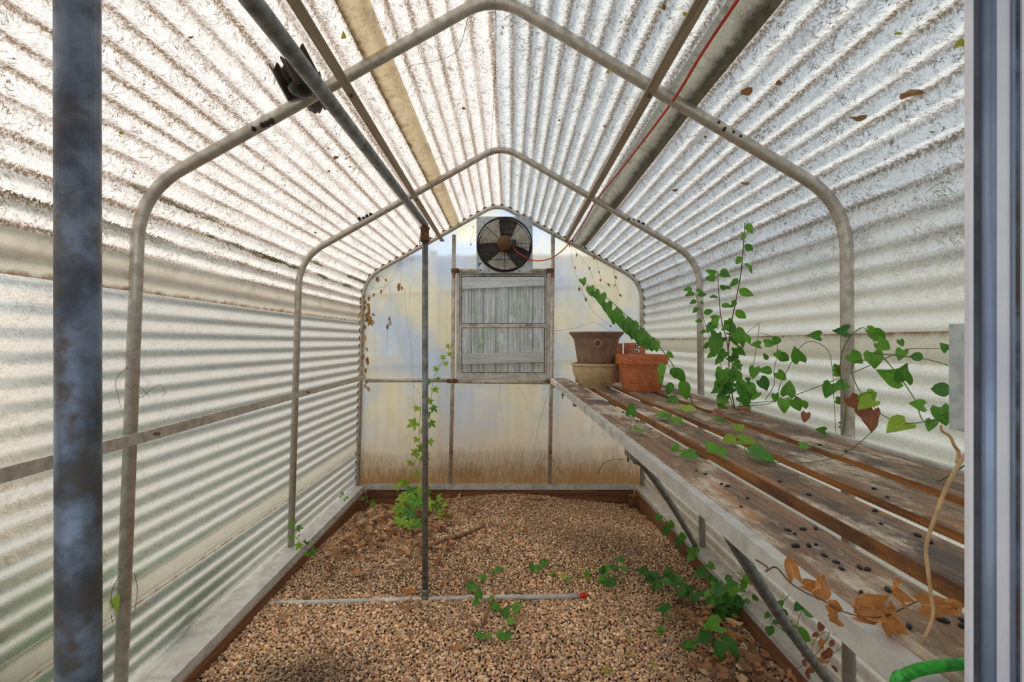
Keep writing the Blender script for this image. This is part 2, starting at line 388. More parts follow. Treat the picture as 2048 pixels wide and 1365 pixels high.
def smooth_path(pts, sub=6):
    pts = [Vector(p) for p in pts]; out = []
    for i in range(len(pts)-1):
        p0 = pts[max(i-1,0)]; p1 = pts[i]; p2 = pts[i+1]; p3 = pts[min(i+2,len(pts)-1)]
        for k in range(sub):
            t = k/sub
            out.append(.5*((2*p1)+(p2-p0)*t+(2*p0-5*p1+4*p2-p3)*t*t+(3*p1-p0-3*p2+p3)*t**3))
    out.append(pts[-1]); return out
def shade_auto(o, ang=35):
    me = o.data; me.polygons.foreach_set('use_smooth', [True]*len(me.polygons))
    try: me.set_sharp_from_angle(angle=math.radians(ang))
    except Exception: pass
    return o

# ------------------------------------------------------------------ hoop profiles (x, z) at three depths
def round_poly(P, radii, n=8):
    out = [Vector(P[0])]
    for i in range(1, len(P)-1):
        a, b, c = Vector(P[i-1]), Vector(P[i]), Vector(P[i+1]); r = radii[i-1]
        d1 = (a-b).normalized(); d2 = (c-b).normalized(); p1 = b+d1*r; p2 = b+d2*r
        for k in range(n+1):
            t = k/n; out.append(p1*(1-t)**2 + b*2*t*(1-t) + p2*t*t)
    out.append(Vector(P[-1])); return out
ST = {  # depth : base_l, eave_l, apex, eave_r, base_r
 1.63: [(-1.318,-1.255),(-1.252,.515),(-.020,1.205),(1.203,.480),(1.212,-1.255)],
 2.85: [(-1.270,-1.255),(-1.218,.500),(.008,1.190),(1.212,.490),(1.228,-1.255)],
 4.05: [(-1.226,-1.255),(-1.176,.535),(-.022,1.185),(1.222,.515),(1.226,-1.255)]}
RAD = (.17, .12, .17)
def station(Y):
    k = sorted(ST)
    a, b = (k[0], k[1]) if Y < k[1] else (k[1], k[2])
    t = max(-1.6, min((Y-a)/(b-a), 1.1))
    if Y < 1.63: t *= .3
    return [(Vector(p)*(1-t)+Vector(q)*t) for p, q in zip(ST[a], ST[b])]
def resample(poly, n):
    L = [0]
    for i in range(1, len(poly)): L.append(L[-1]+(poly[i]-poly[i-1]).length)
    out = []; j = 0
    for k in range(n):
        s = L[-1]*k/(n-1)
        while j < len(L)-2 and L[j+1] < s: j += 1
        t = (s-L[j])/(L[j+1]-L[j]); out.append(poly[j].lerp(poly[j+1], min(max(t,0),1)))
    return out, L[-1]
NV = 92*12+1
_prof = {}
def sheet_profile(Y, off=.031, amp=.0084, corr=True):
    """corrugated outline outside the hoops: points, arc fraction"""
    P, L = resample(round_poly(station(Y), RAD, 14), NV)
    out = []
    for i, p in enumerate(P):
        q = P[min(i+1, NV-1)]-P[max(i-1, 0)]; nrm = Vector((-q.y, q.x)).normalized()   # outward (up/left)
        s = i/(NV-1); d = off + (amp*math.cos(2*PI*92*s) if corr else 0)
        out.append(p+nrm*d)
    return out
LTOT = 92*PITCH
STY = [-.7, .4, 1.0, 1.63, 2.1, 2.85, 3.4, 4.05, 4.135]
profs = {y: sheet_profile(y) for y in STY}
def idx_for(test):
    """first index along the profile (at Y 2.85) for which test(point) holds"""
    for i, p in enumerate(profs[2.85]):
        if test(p): return i
def sheet(name, i0, i1, mat):
    v = []; uv = []; f = []; n = i1-i0+1
    for Y in STY:
        for i in range(i0, i1+1):
            p = profs[Y][i]; v.append((p.x, Y, p.y)); uv.append((Y+3, i/(NV-1)*LTOT))
    for a in range(len(STY)-1):
        for k in range(n-1): f.append((a*n+k, a*n+k+1, (a+1)*n+k+1, (a+1)*n+k))
    o = meshobj(name, v, f, mat, uvs=uv); return tag(o, kind='structure')
iL = idx_for(lambda p: p.x < -.9 and p.y > .20)
iA = idx_for(lambda p: p.x > 0)
iR = idx_for(lambda p: p.x > 1.0 and p.y < .42)
sheet('wall_left', 0, iL, M['wall_l'])
sheet('ceiling_left', iL, iA, M['roof_l'])
sheet('ceiling_right', iA, iR, M['roof_r'])
sheet('wall_right', iR, NV-1, M['wall_r'])
# overlap bands: a second sheet lapped inside the first, with its own long fold
def band(name, tests, mat, y0=-.7, y1=4.04, inner=.016, folds=1):
    i0, i1 = idx_for(tests[0]), idx_for(tests[1]); i0, i1 = min(i0,i1), max(i0,i1)
    ys = np.linspace(y0, y1, 30); v = []; uv = []; f = []; m = 25
    for Y in ys:
        base = sheet_profile(Y, corr=False); 
        for k in range(m):
            s = k/(m-1); i = i0+(i1-i0)*s; p = base[int(i)].lerp(base[min(int(i)+1,NV-1)], i-int(i))
            q = base[min(int(i)+6,NV-1)]-base[max(int(i)-6,0)]; nrm = Vector((-q.y, q.x)).normalized()
            d = -inner*.55 - .007*math.sin(PI*folds*s)**2 + .002*mnoise.noise((Y*2, s*3, i0))
            p = p+nrm*d; v.append((p.x, Y, p.y)); uv.append((Y+3, i/(NV-1)*LTOT))
    for a in range(len(ys)-1):
        for k in range(m-1): f.append((a*m+k, a*m+k+1, (a+1)*m+k+1, (a+1)*m+k))
    o = meshobj(name, v, f, mat, uvs=uv); at_ = o.data.attributes.new('across', 'FLOAT', 'POINT')
    at_.data.foreach_set('value', np.tile(np.linspace(0, 1, m), len(ys)).astype(np.float32)); return tag(o, kind='structure')
band('trim_1', (lambda p: p.x<-.9 and p.y>.165, lambda p: p.x<-.9 and p.y>.285), M['band'], folds=2)
band('trim_2', (lambda p: p.x<-.9 and p.y>-.97, lambda p: p.x<-.9 and p.y>-.87), M['band'])
band('trim_3', (lambda p: p.x>-.45, lambda p: p.x>-.365), M['band_brown'])
band('trim_4', (lambda p: p.x>.615, lambda p: p.x>.715), M['band_dirty'])
band('trim_5', (lambda p: p.x>1.0 and p.y<.02, lambda p: p.x>1.0 and p.y<-.075), M['band'])
# dark closure strip between the back hoop and the corrugation
v = []; f = []
ci = resample(round_poly(station(4.05), RAD, 14), NV)[0]
for i in range(NV):
    p = profs[4.05][i]; c = ci[i]; out = p+(p-c).normalized()*.004
    inn = c+(p-c).normalized()*.012
    for q, yy in ((inn,4.085),(out,4.085),(out,4.105),(inn,4.105)): v.append((q.x, yy, q.y))
for i in range(NV-1):
    for k in range(4): f.append((i*4+k, (i+1)*4+k, (i+1)*4+(k+1)%4, i*4+(k+1)%4))
tag(meshobj('trim_6', v, f, M['foam']), kind='structure')

# ------------------------------------------------------------------ back wall with window opening
WX0, WX1, WZ0, WZ1 = -.377, .433, -.318, .604
outl = [c+(profs[4.05][i]-c)*.5 for i, c in enumerate(ci)]
outl = [outl[i] for i in range(0, NV, 12)]
def zroof(x):
    best = None
    for a, b in zip(outl[:-1], outl[1:]):
        if (a.x-x)*(b.x-x) <= 0 and abs(a.x-b.x) > 1e-6:
            z = a.y+(b.y-a.y)*(x-a.x)/(b.x-a.x)
            if z > .45 and (best is None or z > best): best = z
    return best or .5
v = []; f = []
def poly(pts):
    b = len(v); v.extend([(p[0], 4.095, p[1]) for p in pts]); f.append(tuple(range(b, b+len(pts))))
left = [p for p in outl if p.x < WX0]; right = [p for p in outl if p.x > WX1]; mid = [p for p in outl if WX0 <= p.x <= WX1]
poly([(p.x,p.y) for p in left]+[(WX0, zroof(WX0)), (WX0, -1.25)])
poly([(WX1, zroof(WX1))]+[(p.x,p.y) for p in right]+[(WX1, -1.25)])
poly([(WX0, WZ1), (WX0, zroof(WX0))]+[(p.x,p.y) for p in mid]+[(WX1, zroof(WX1)), (WX1, WZ1)])
poly([(WX0,-1.25),(WX0,WZ0),(WX1,WZ0),(WX1,-1.25)])
tag(meshobj('wall_back', v, f, M['back'], smooth=False), kind='structure')

# window
wroot = bpy.data.objects.new('window_1', None); wroot.location = (.028, 4.07, WZ0); col.objects.link(wroot); tag(wroot, kind='structure')
wroot['label'] = 'aluminium double-sash window below the fan'
def frame_rect(x0, x1, z0, z1, y0, y1, t, tb=None):
    tb = tb or t; m = MB()
    m.box(x0, x0+t, y0, y1, z0, z1); m.box(x1-t, x1, y0, y1, z0, z1)
    m.box(x0+t, x1-t, y0, y1, z1-tb, z1); m.box(x0+t, x1-t, y0, y1, z0, z0+tb); return m
frame_rect(WX0, WX1, WZ0, WZ1, 4.055, 4.11, .026, .022).build('window_frame', M['alu_white'], wroot)
us = frame_rect(-.352, .408, .130, .584, 4.078, 4.096, .016, .02).build('sash', M['alu'], wroot)
ls = frame_rect(-.352, .404, -.298, .138, 4.060, 4.077, .018, .022).build('sash', M['alu'], wroot)
MB().box(-.336,.392,4.086,4.089,.15,.564).build('pane', M['glass'], us)
frame_rect(-.337,.393,.149,.565,4.082,4.091,.006).build('gasket', M['foam'], us); frame_rect(-.335,.387,-.277,.117,4.064,4.073,.006).build('gasket', M['foam'], ls)
frame_rect(-.352,.408,-.298,.584,4.072,4.1,.004).build('gasket', M['foam'], wroot)
MB().box(-.334,.386,4.067,4.070,-.276,.116).build('pane', M['glass'], ls)
h = MB()
for x in (-.24, .25): h.box(x-.035, x+.035, 4.046, 4.060, .135, .143)
h.build('latch', M['galv'], ls)

# ------------------------------------------------------------------ floor
def floor_z(x, y):
    z = -1.335 + .012*mnoise.noise((x*2.1, y*2.1, 3)) + .006*mnoise.noise((x*6, y*6, 9))
    bx = max(0, (y-3.1)/.95)
    z -= .07*bx*min(1, abs(x-.08)**1.5*1.1)
    z += .022*bx*math.exp(-((x-.12)/.45)**2)
    return z
gx = np.linspace(-1.215, 1.17, 70); gy = np.linspace(-.7, 4.08, 130)
v = [(x, y, floor_z(x, y)-.008) for y in gy for x in gx]; n = len(gx)
f = [(a*n+k, a*n+k+1, (a+1)*n+k+1, (a+1)*n+k) for a in range(len(gy)-1) for k in range(n-1)]
tag(meshobj('floor', v, f, M['soil']), kind='structure')
def ico(sub):
    bm = bmesh.new(); bmesh.ops.create_icosphere(bm, subdivisions=sub, radius=1)
    bm.verts.ensure_lookup_table(); V = np.array([v.co[:] for v in bm.verts]); Fa = np.array([[x.index for x in q.verts] for q in bm.faces]); bm.free(); return V, Fa
def fast_mesh(name, V, Fa, C, mat):
    me = bpy.data.meshes.new(name); nv, nf = len(V), len(Fa); k = Fa.shape[1]
    me.vertices.add(nv); me.vertices.foreach_set('co', V.astype(np.float32).ravel())
    me.loops.add(nf*k); me.loops.foreach_set('vertex_index', Fa.astype(np.int32).ravel())
    me.polygons.add(nf); me.polygons.foreach_set('loop_start', np.arange(0, nf*k, k, dtype=np.int32)); me.polygons.foreach_set('loop_total', np.full(nf, k, dtype=np.int32))
    me.polygons.foreach_set('use_smooth', np.ones(nf, dtype=bool))
    me.update(calc_edges=True)
    ca = me.color_attributes.new('tone', 'FLOAT_COLOR', 'POINT'); ca.data.foreach_set('color', np.hstack([C, np.ones((nv,1))]).astype(np.float32).ravel())
    me.materials.append(mat); o = bpy.data.objects.new(name, me); return link(o)
def rotmats(n, flat=.5):
    a = rng.uniform(0, 2*PI, n); b = rng.normal(0, flat, n); c = rng.normal(0, flat, n)
    ca, sa, cb, sb, cc, s2 = np.cos(a), np.sin(a), np.cos(b), np.sin(b), np.cos(c), np.sin(c)
    Rz = np.zeros((n,3,3)); Rz[:,0,0]=ca; Rz[:,0,1]=-sa; Rz[:,1,0]=sa; Rz[:,1,1]=ca; Rz[:,2,2]=1
    Rx = np.zeros((n,3,3)); Rx[:,0,0]=1; Rx[:,1,1]=cb; Rx[:,1,2]=-sb; Rx[:,2,1]=sb; Rx[:,2,2]=cb
    Ry = np.zeros((n,3,3)); Ry[:,1,1]=1; Ry[:,0,0]=cc; Ry[:,0,2]=s2; Ry[:,2,0]=-s2; Ry[:,2,2]=cc
    return Rz@Rx@Ry
def pebbles():
    Vs = []; Fs = []; Cs = []; base = 0
    pal = np.array([(.50,.36,.25),(.60,.47,.35),(.40,.26,.17),(.66,.56,.45),(.30,.19,.12),(.48,.30,.19),(.55,.42,.33),(.44,.38,.33),(.62,.44,.29)])
    for (y0, y1, sp, sub) in ((1.45, 2.45, .0096, 2), (2.45, 4.07, .0104, 1)):
        xs = np.arange(-1.185, 1.14, sp); ys = np.arange(y0, y1, sp*.93)
        X, Yg = np.meshgrid(xs, ys); X = X.ravel()+rng.uniform(-.006,.006,X.size); Yg = Yg.ravel()+rng.uniform(-.006,.006,Yg.size)
        n = X.size; V0, F0 = ico(sub)
        Z = np.array([floor_z(a, b) for a, b in zip(X, Yg)])+rng.uniform(-.005, .004, n)
        S = rng.lognormal(0, .26, n)[:,None]*np.stack([rng.uniform(.0048,.0076,n), rng.uniform(.0040,.0062,n), rng.uniform(.0030,.0046,n)],1)
        P = V0[None]*S[:,None]*(1+rng.normal(0,.07,(n,len(V0),1)))
        P = np.einsum('nij,nkj->nki', rotmats(n, .45), P)+np.stack([X,Yg,Z],1)[:,None]
        c = pal[rng.integers(0,len(pal),n)]*rng.uniform(.8,1.9,(n,1))*np.array([1.10,.97,.80])
        dk = np.array([mnoise.noise((a*1.7+4, b*1.7, 2)) for a, b in zip(X, Yg)])
        dark_patch = np.exp(-(((X+.75)/.28)**2+((Yg-1.85)/.16)**2)) + .7*np.exp(-(((X-.95)/.3)**2+((Yg-2.0)/.4)**2)) + .5*np.exp(-(((X-.8)/.35)**2+((Yg-3.2)/.5)**2))  # soft patches of darker pebble colour
        c = c*np.clip(1+.25*dk-.72*dark_patch, .12, 1.3)[:,None]
        Vs.append(P.reshape(-1,3)); Cs.append(np.repeat(c, len(V0), 0))
        Fs.append((F0[None]+np.arange(n)[:,None,None]*len(V0)).reshape(-1,3)+base); base += n*len(V0)
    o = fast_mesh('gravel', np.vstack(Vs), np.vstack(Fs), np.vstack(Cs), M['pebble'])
    tag(o, 'tan and pink pea gravel covering the greenhouse floor', 'gravel', kind='stuff')
pebbles()

# sills and boards
def strip(name, pts0, mat, kind='structure'):   # box between stations: list of (Y, x0, x1, z0, z1)
    v = []; f = []
    for (Y, x0, x1, z0, z1) in pts0: v += [(x0,Y,z0),(x1,Y,z0),(x1,Y,z1),(x0,Y,z1)]
    n = len(pts0)
    for i in range(n-1):
        for k in range(4): f.append((i*4+k, i*4+(k+1)%4, (i+1)*4+(k+1)%4, (i+1)*4+k))
    f += [(0,1,2,3)[::-1], tuple((n-1)*4+k for k in range(4))]
    return tag(meshobj(name, v, f, mat, smooth=False), kind=kind)
strip('trim_7', [(-.7,-1.40,-1.215,-1.275,-1.245),(1.63,-1.38,-1.205,-1.275,-1.245),(2.85,-1.34,-1.19,-1.275,-1.245),(4.06,-1.29,-1.165,-1.275,-1.245)], M['alu_white'])
strip('trim_8', [(-.7,-1.33,-1.205,-1.285,-1.2755),(1.63,-1.31,-1.196,-1.285,-1.2755),(4.05,-1.24,-1.155,-1.285,-1.2755)], M['alu'])
strip('baseboard_left', [(-.7,-1.30,-1.20,-1.46,-1.2855),(1.63,-1.29,-1.192,-1.46,-1.2855),(4.02,-1.22,-1.150,-1.46,-1.2855)], M['timber'])
strip('trim_9', [(-.7,1.14,1.26,-1.275,-1.245),(4.06,1.165,1.27,-1.275,-1.245)], M['alu_white'])
strip('baseboard_right', [(-.7,1.13,1.25,-1.46,-1.2755),(4.02,1.15,1.26,-1.46,-1.2755)], M['timber'])
v = MB().box(-1.16,1.165,4.02,4.115,-1.275,-1.240); tag(v.build('trim_10', M['alu_white']), kind='structure')
v = MB().box(-1.15,1.15,4.03,4.10,-1.47,-1.2755); tag(v.build('baseboard_back', M['timber_x']), kind='structure')
b = MB().box(-1.185,-1.105,3.80,3.86,-1.47,-1.288); tag(b.build('timber_stake', M['timber']), 'short brown timber stake against the left base board near the back corner', 'stake')
b = MB().box(1.08,1.148,3.90,3.96,-1.47,-1.290); tag(b.build('timber_stake', M['timber']), 'short brown timber stake at the right back corner of the gravel', 'stake')

# ------------------------------------------------------------------ hoops
def hoop(Y, r, label, screws):
    root = empty('hoop_frame', (0, Y, -1.245), label, 'frame', 'bent pipe hoops of the greenhouse')
    P2 = round_poly(station(Y), RAD, 12); P = [Vector((p.x, Y, p.y)) for p in P2]
    P[0].z = -1.243; P[-1].z = -1.243
    m = MB().tube(P, r, 20); m.build('pipe', M['alu'], root, True)
    for (px, py) in screws:
        c = at(px, py, Y-r*.9)
        s = MB().lathe([(0,-.003),(.0045,-.003),(.0065,0),(.010,.0005),(.0105,.003),(.0105,.012)], c, 'Y', 12); s.build('screw', M['blackwire'], root, True)
    return root
hoop(1.63, .0205, 'nearest and largest bent pipe hoop, arching across the whole picture', [(506,255),(523,247),(531,245),(541,240),(1437,245),(1450,256),(1467,264),(1481,272)])
hoop(2.85, .0195, 'middle bent pipe hoop between the near hoop and the back wall', [(718,437),(726,434),(733,431),(741,428),(1258,437),(1267,440),(1277,443),(1287,447)])
hoop(4.05, .0180, 'rearmost bent pipe hoop framing the back wall around the fan', [(1192,492),(1197,495),(1203,498)])
# back wall pipes
def pipe_thing(name, pts, r, mat, label, cat='pipe', group=None, seg=16):
    o = MB().tube(pts, r, seg).build(name, mat, None, True, offset=Vector(pts[0])); return tag(o, label, cat, group)
def lying(name, label, cat, parts): pass
v1 = empty('upright_pipe', at(906,966,4.05), 'pale upright pipe left of the window on the back wall', 'pipe')
MB().tube([at(901,966,4.05), at(905,760,4.05), at(908,470,4.05)], .0175, 16).build('pipe', M['alu_rust'], v1, True)
MB().box(-.398,-.389,4.022,4.034,.865,.915).build('bracket', M['galv'], v1)
v2 = empty('upright_pipe', at(1101,966,4.05), 'pale upright pipe right of the window on the back wall', 'pipe')
MB().tube([at(1099,966,4.05), at(1103,760,4.05), at(1106,470,4.05)], .0175, 16).build('pipe', M['alu_rust'], v2, True)
MB().box(.455,.470,4.022,4.034,.860,.915).build('bracket', M['galv'], v2)
h1 = empty('cross_pipe', at(722,760,4.05), 'long horizontal pipe crossing the back wall below the window', 'pipe')
MB().tube([at(733,761,4.05), at(898,761,4.05)], .0165, 14).build('pipe', M['alu_rust'], h1, True)
MB().tube([at(908,763,4.05), at(1098,765,4.05)], .0165, 14).build('pipe', M['alu_rust'], h1, True)
for px in (898, 1095): MB().tube([at(px-3,762,4.045), at(px+16,762,4.045)], .0195, 12).build('coupling', M['rust'], h1, True)
h2 = empty('cross_pipe', at(908,541,4.05), 'rusty horizontal pipe directly under the fan above the window', 'pipe')
MB().tube([at(910,541,4.05), at(1101,541,4.05)], .0165, 14).build('pipe', M['alu_rust'], h2, True)
for px in (903, 1094): MB().tube([at(px,541,4.045), at(px+14,541,4.045)], .0195, 12).build('coupling', M['rust'], h2, True)

# side rail on left wall
rl = empty('side_rail', (-1.196, 4.03, -.303), 'flat grey aluminium rail running along the left wall at bench height', 'rail')
rp = [Vector((-1.262,-.5,-.345)), Vector((-1.226,1.63,-.330)), Vector((-1.190,2.85,-.316)), Vector((-1.145,3.99,-.306))]
v = []; f = []
for p in rp:
    for dx, dz in ((-.004,-.019),(.004,-.019),(.004,.019),(-.004,.019)): v.append(p+Vector((dx,0,dz)))
for i in range(3):
    for k in range(4): f.append((i*4+k,i*4+(k+1)%4,(i+1)*4+(k+1)%4,(i+1)*4+k))
f += [(3,2,1,0),(12,13,14,15)]
meshobj('rail', v, f, M['alu'], rl, False)
for p in (Vector((-1.219,1.665,-.329)), Vector((-1.183,2.89,-.315))):
    MB().add(*tube_geo([p+Vector((-.002,0,0)), p+Vector((.010,0,0))], .006, 10)).build('bolt', M['rust'], rl, True)

# purlins
def purlin(a, b, label):
    r_ = empty('roof_purlin', a, label, 'beam', 'roof purlins')
    m = MB().beam(a, b, .034, .006); m.beam(Vector(a)+Vector((-.014 if a[0]<0 else .014,0,.013)), Vector(b)+Vector((-.014 if a[0]<0 else .014,0,.013)), .005, .026)
    m.build('channel', M['timber_pale'], r_)
    for Y in (1.63, 2.85, 4.03):
        t = (Y-a[1])/(b[1]-a[1]); p = Vector(a).lerp(Vector(b), t)
        MB().add(*tube_geo([p+Vector((0,0,-.012)), p+Vector((0,0,.004))], .006, 8)).build('bolt', M['rust'], r_, True)
purlin((-.530,-.6,.850), (-.500,4.08,.868), 'narrow brown purlin under the left roof slope, beside the grey overhead pipe')
purlin((.465,-.6,.850), (.575,4.08,.868), 'narrow brown purlin under the right roof slope, beside the red cord')

# posts and overhead pipe
PX, PY = -.388, 2.43
pole = empty('support_pole', (PX, PY, floor_z(PX, PY)), 'slim grey steel pole standing in the gravel in the middle of the house', 'pole')
MB().tube([(PX,PY,-1.36),(PX,PY,.555)], .0158, 20).build('pipe', M['galv'], pole, True)
MB().lathe([(.016,-.03),(.020,-.03),(.021,-.012),(.019,-.010),(.019,.012),(.021,.014),(.0215,.028),(.017,.03)], (PX,PY,-1.312), 'Z', 20).build('coupling', M['galv'], pole, True)
MB().lathe([(.0165,-.04),(.024,-.04),(.025,-.02),(.021,-.018),(.021,.02),(.0245,.022),(.0245,.034),(.0165,.036)], (PX,PY,.555), 'Z', 20).build('clamp', M['rust'], pole, True)
np_ = empty('support_pole', (-.367, .41, -1.34), 'thick blue-grey mottled steel pole in the left foreground', 'pole')
MB().tube([(-.366,.41,-1.36),(-.369,.41,.495)], .0160, 28).build('pipe', M['galv_dark'], np_, True)
ov = MB().tube([(PX,PY+.006,.603),(-.381,.7,.522),(-.369,.39,.5125)], .0165, 20).build('overhead_pipe', M['galv'], None, True, offset=(PX,PY,.603))
tag(ov, 'grey steel pipe running overhead from the middle pole towards the left foreground pole', 'pipe')
ch = empty('chain', at(841,470,2.42), 'short rusty chain hanging from the top of the middle pole', 'chain')
for k in range(7):
    c = at(841+math.sin(k)*1.5, 455+k*5.6, 2.405); a = (k % 2)*PI/2; pts = []
    for j in range(13):
        t = 2*PI*j/12; x = .0045*math.cos(t); z = .0085*math.sin(t); pts.append(c+Vector((x*math.cos(a), x*math.sin(a), z)))
    MB().tube(pts, .0014, 6, False).build('link', M['rust'], ch, True)
# pipe lying in gravel
gp = empty('ground_pipe', at(1000,1200,2.43), 'pale pipe half sunk across the gravel by the middle pole, red at one end', 'pipe')
def onfloor(px, py, up=0.0):
    Y = 2.4
    for _ in range(12):
        x = (px-CX)/F*Y; z = floor_z(x, min(Y,4))+up; Y = -z*F/(py-CY)
    return Vector(((px-CX)/F*Y, Y, floor_z((px-CX)/F*Y, Y)+up))
MB().tube([onfloor(528,1208,-.004), onfloor(600,1206,-.002), onfloor(680,1204,.001), onfloor(760,1201,.0), onfloor(870,1199,-.002), onfloor(950,1196,.0), onfloor(1020,1195,.009), onfloor(1100,1194,.012), onfloor(1160,1192,.013)], .0125, 14).build('pipe', M['alu_white'], gp, True)
MB().tube([onfloor(1158,1192,.013), onfloor(1172,1191,.013)], .0135, 14).build('end_cap', M['redcap'], gp, True)

# ------------------------------------------------------------------ bench
def bz(Y): return -.352+.0066*Y
bench = empty('potting_bench', (.8, 2.2, -1.25), 'long slatted bench of weathered planks on an aluminium frame along the right wall', 'bench')
def plank(x0, x1, t, y0, y1, seed, mt='plank_top'):
    ny = 60; v = []; f = []; mi = []
    ys = np.linspace(y0, y1, ny)
    for Y in ys:
        wob = .003*mnoise.noise((Y*2.2, seed, 0)); wob2 = .003*mnoise.noise((Y*2.0, seed, 5)); z = bz(Y)+.006+.0025*mnoise.noise((Y*1.5, seed, 2))
        e = .003
        ring = [(x0+wob, z-t), (x0+wob, z-e), (x0+wob+e, z), ((x0+x1)/2, z+.0008), (x1+wob2-e, z), (x1+wob2, z-e), (x1+wob2, z-t)]
        v += [(a, Y, c) for a, c in ring]
    m = 7
    for i in range(ny-1):
        for k in range(m):
            f.append((i*m+k, i*m+(k+1)%m, (i+1)*m+(k+1)%m, (i+1)*m+k)); mi.append(0 if k in (1,2,3,4) else 1)
    f.append(tuple(range(m))); f.append(tuple((ny-1)*m+k for k in range(m))[::-1]); mi += [1,1]
    o = meshobj('plank', v, f, None, bench, False, mats=[M[mt], M['plank_side']], midx=mi)
    return shade_auto(o, 40)
plank(.457,.585,.026,-.3,4.03,1); plank(.647,.765,.031,-.3,4.03,2)
plank(.824,.956,.021,-.3,4.03,3); plank(1.006,1.165,.024,-.3,4.03,4)
m = MB()
A, Bp = Vector((.434,-.35,bz(-.35)+.001)), Vector((.434,4.03,bz(4.03)+.001))
# front rail: top lip, face and lower lip
v = []; f = []
for Y in (-.35, 4.03):
    z = bz(Y)
    v += [(.432,Y,z-.032),(.432,Y,z+.004),(.4555,Y,z+.004),(.4555,Y,z+.000),(.4365,Y,z+.000),(.4365,Y,z-.028),(.452,Y,z-.028),(.452,Y,z-.032)]
for k in range(8): f.append((k,(k+1)%8,8+(k+1)%8,8+k))
f += [tuple(range(8))[::-1], tuple(range(8,16))]
meshobj('front_rail', v, f, M['alu_white'], bench, False)
MB().beam((1.180,-.35,bz(0)-.004),(1.180,4.03,bz(4)-.004),.022,.034).build('back_rail', M['alu_white'], bench)
for Y in (.35, 1.60, 2.83, 3.9):
    MB().beam((.44,Y,bz(Y)-.046),(1.188,Y,bz(Y)-.046),.03,.028,Vector((0,0,1))).build('crossbar', M['galv'], bench)
def brace(pts):
    MB().tube(smooth_path(pts, 5), .0145, 14).build('brace', M['galv'], bench, True)
brace([(.47,1.63,bz(1.6)-.072),(.53,1.70,-.46),(.80,2.16,-.77),(1.165,2.80,-1.22)])
brace([(.490,1.05,bz(1.)-.044),(.515,1.07,-.43),(.76,1.26,-.75),(1.165,1.60,-1.22)])
for (px, py, Y) in ((1151,812,3.35), (1250,905,1.64)):
    x = .447; z = bz(Y)-.047
    MB().box(x-.007, x+.012, Y-.018, Y+.018, z-.012, z+.015).build('bracket', M['galv'], bench)
    MB().add(*tube_geo([(x,Y,z-.035),(x,Y,z-.008)], .0035, 8)).build('bolt', M['rust'], bench, True)
# pellets on the bench
pel = MB()
V0, F0 = ico(2)
pm = bpy.data.meshes.new('pellet'); pm.from_pydata([(a*.0062,b*.0032,c*.0030) for a,b,c in V0], [], [tuple(int(i) for i in q) for q in F0]); pm.materials.append(M['black'])
pm.polygons.foreach_set('use_smooth', [True]*len(pm.polygons))
pel_px = [(1443,968),(1455,972),(1495,996),(1482,1013),(1392,941),(1411,948),(1576,1060),(1590,1067),(1606,1058),(1631,1056),(1591,1091),(1618,1090),(1632,1089),(1672,1124),(1683,1137),(1719,1134),(1735,1138),(1722,1184),(1776,1179),(1648,1110),(1818,1252),(1886,1240),(1926,1240),(1928,1252),(1911,1164),(1862,1084),(1750,1021),(1748,977),(1762,1047),(1775,994),(1835,1070),(1560,962),(1618,989),(1692,902),(1350,873),(1365,890),(1420,905),(1335,930),(1370,950),(1246,824),(1275,842),(1300,858),(1640,890),(1600,883),(1480,880),(1530,900),(1700,1090)]
def onbench(px, py, up=0.0):
    Y = 1.5
    for _ in range(15):
        z = bz(Y)+.006+up; Y = -z*F/(py-CY)
    return Vector(((px-CX)/F*Y, Y, bz(Y)+.006+up))
slats = [(.457,.585),(.647,.765),(.824,.956),(1.006,1.165)]
for (px, py) in pel_px:
    p = onbench(px, py, .003)
    if not any(a+.008 < p.x < b-.008 for a, b in slats) or p.y < .5: continue
    o = bpy.data.objects.new('pellet', pm); o.location = p; s = random.uniform(.75, 1.25); o.scale = (s,s,s); o.rotation_euler = (0,0,random.uniform(0,PI))
    link(o); tag(o, 'small black pellet lying on the weathered bench planks', 'pellet', 'black pellets scattered on the bench')

# ------------------------------------------------------------------ pots
def pot(name, c, prof, mat, label, cat, group=None, seg=48):
    root = empty(name, c, label, cat, group)
    MB().lathe(prof, c, 'Z', seg).build('body', mat, root, True); shade_auto(root.children[0], 50)
    return root
c = Vector((.672, 3.28, bz(3.28)+.0065))
sc_b = 3.28/F
bw = pot('planter_bowl', c, [(0,0),(.098,0),(.102,.012),(.128,.04),(.155,.085),(.165,.13),(.163,.150),(.171,.153),(.174,.163),(.170,.170),(.158,.170),(.154,.155),(.150,.10),(.12,.04),(.09,.018),(0,.018)], M['pot_tan'], 'wide tan glazed bowl on the bench holding up the brown pot', 'bowl')
c2 = c+Vector((0,0,.135))
pb = pot('plant_pot', c2, [(0,0),(.118,0),(.124,.01),(.134,.07),(.146,.15),(.154,.195),(.158,.205),(.170,.222),(.186,.238),(.189,.246),(.184,.252),(.170,.250),(.150,.225),(.14,.19),(.13,.10),(.115,.03),(0,.03)], M['pot_brown'], 'large dark brown flared pot with a ring handle, standing on the tan bowl', 'pot')
rc = c2+Vector((-.025,-.162,.178)); pts = [rc+Vector((.024*math.cos(t), -.006, .024*math.sin(t)-.006)) for t in np.linspace(0, 2*PI, 25)]
MB().tube(pts, .0065, 10, False).build('ring_handle', M['pot_ring'], pb, True)
MB().lathe([(0,-.012),(.009,-.010),(.011,0),(.011,.02)], rc+Vector((0,.006,.020)), 'Y', 16).build('handle_boss', M['pot_ring'], pb, True)
MB().lathe([(0,.215),(.146,.215)], c2, 'Z', 32).build('soil', M['soil'], pb, True)
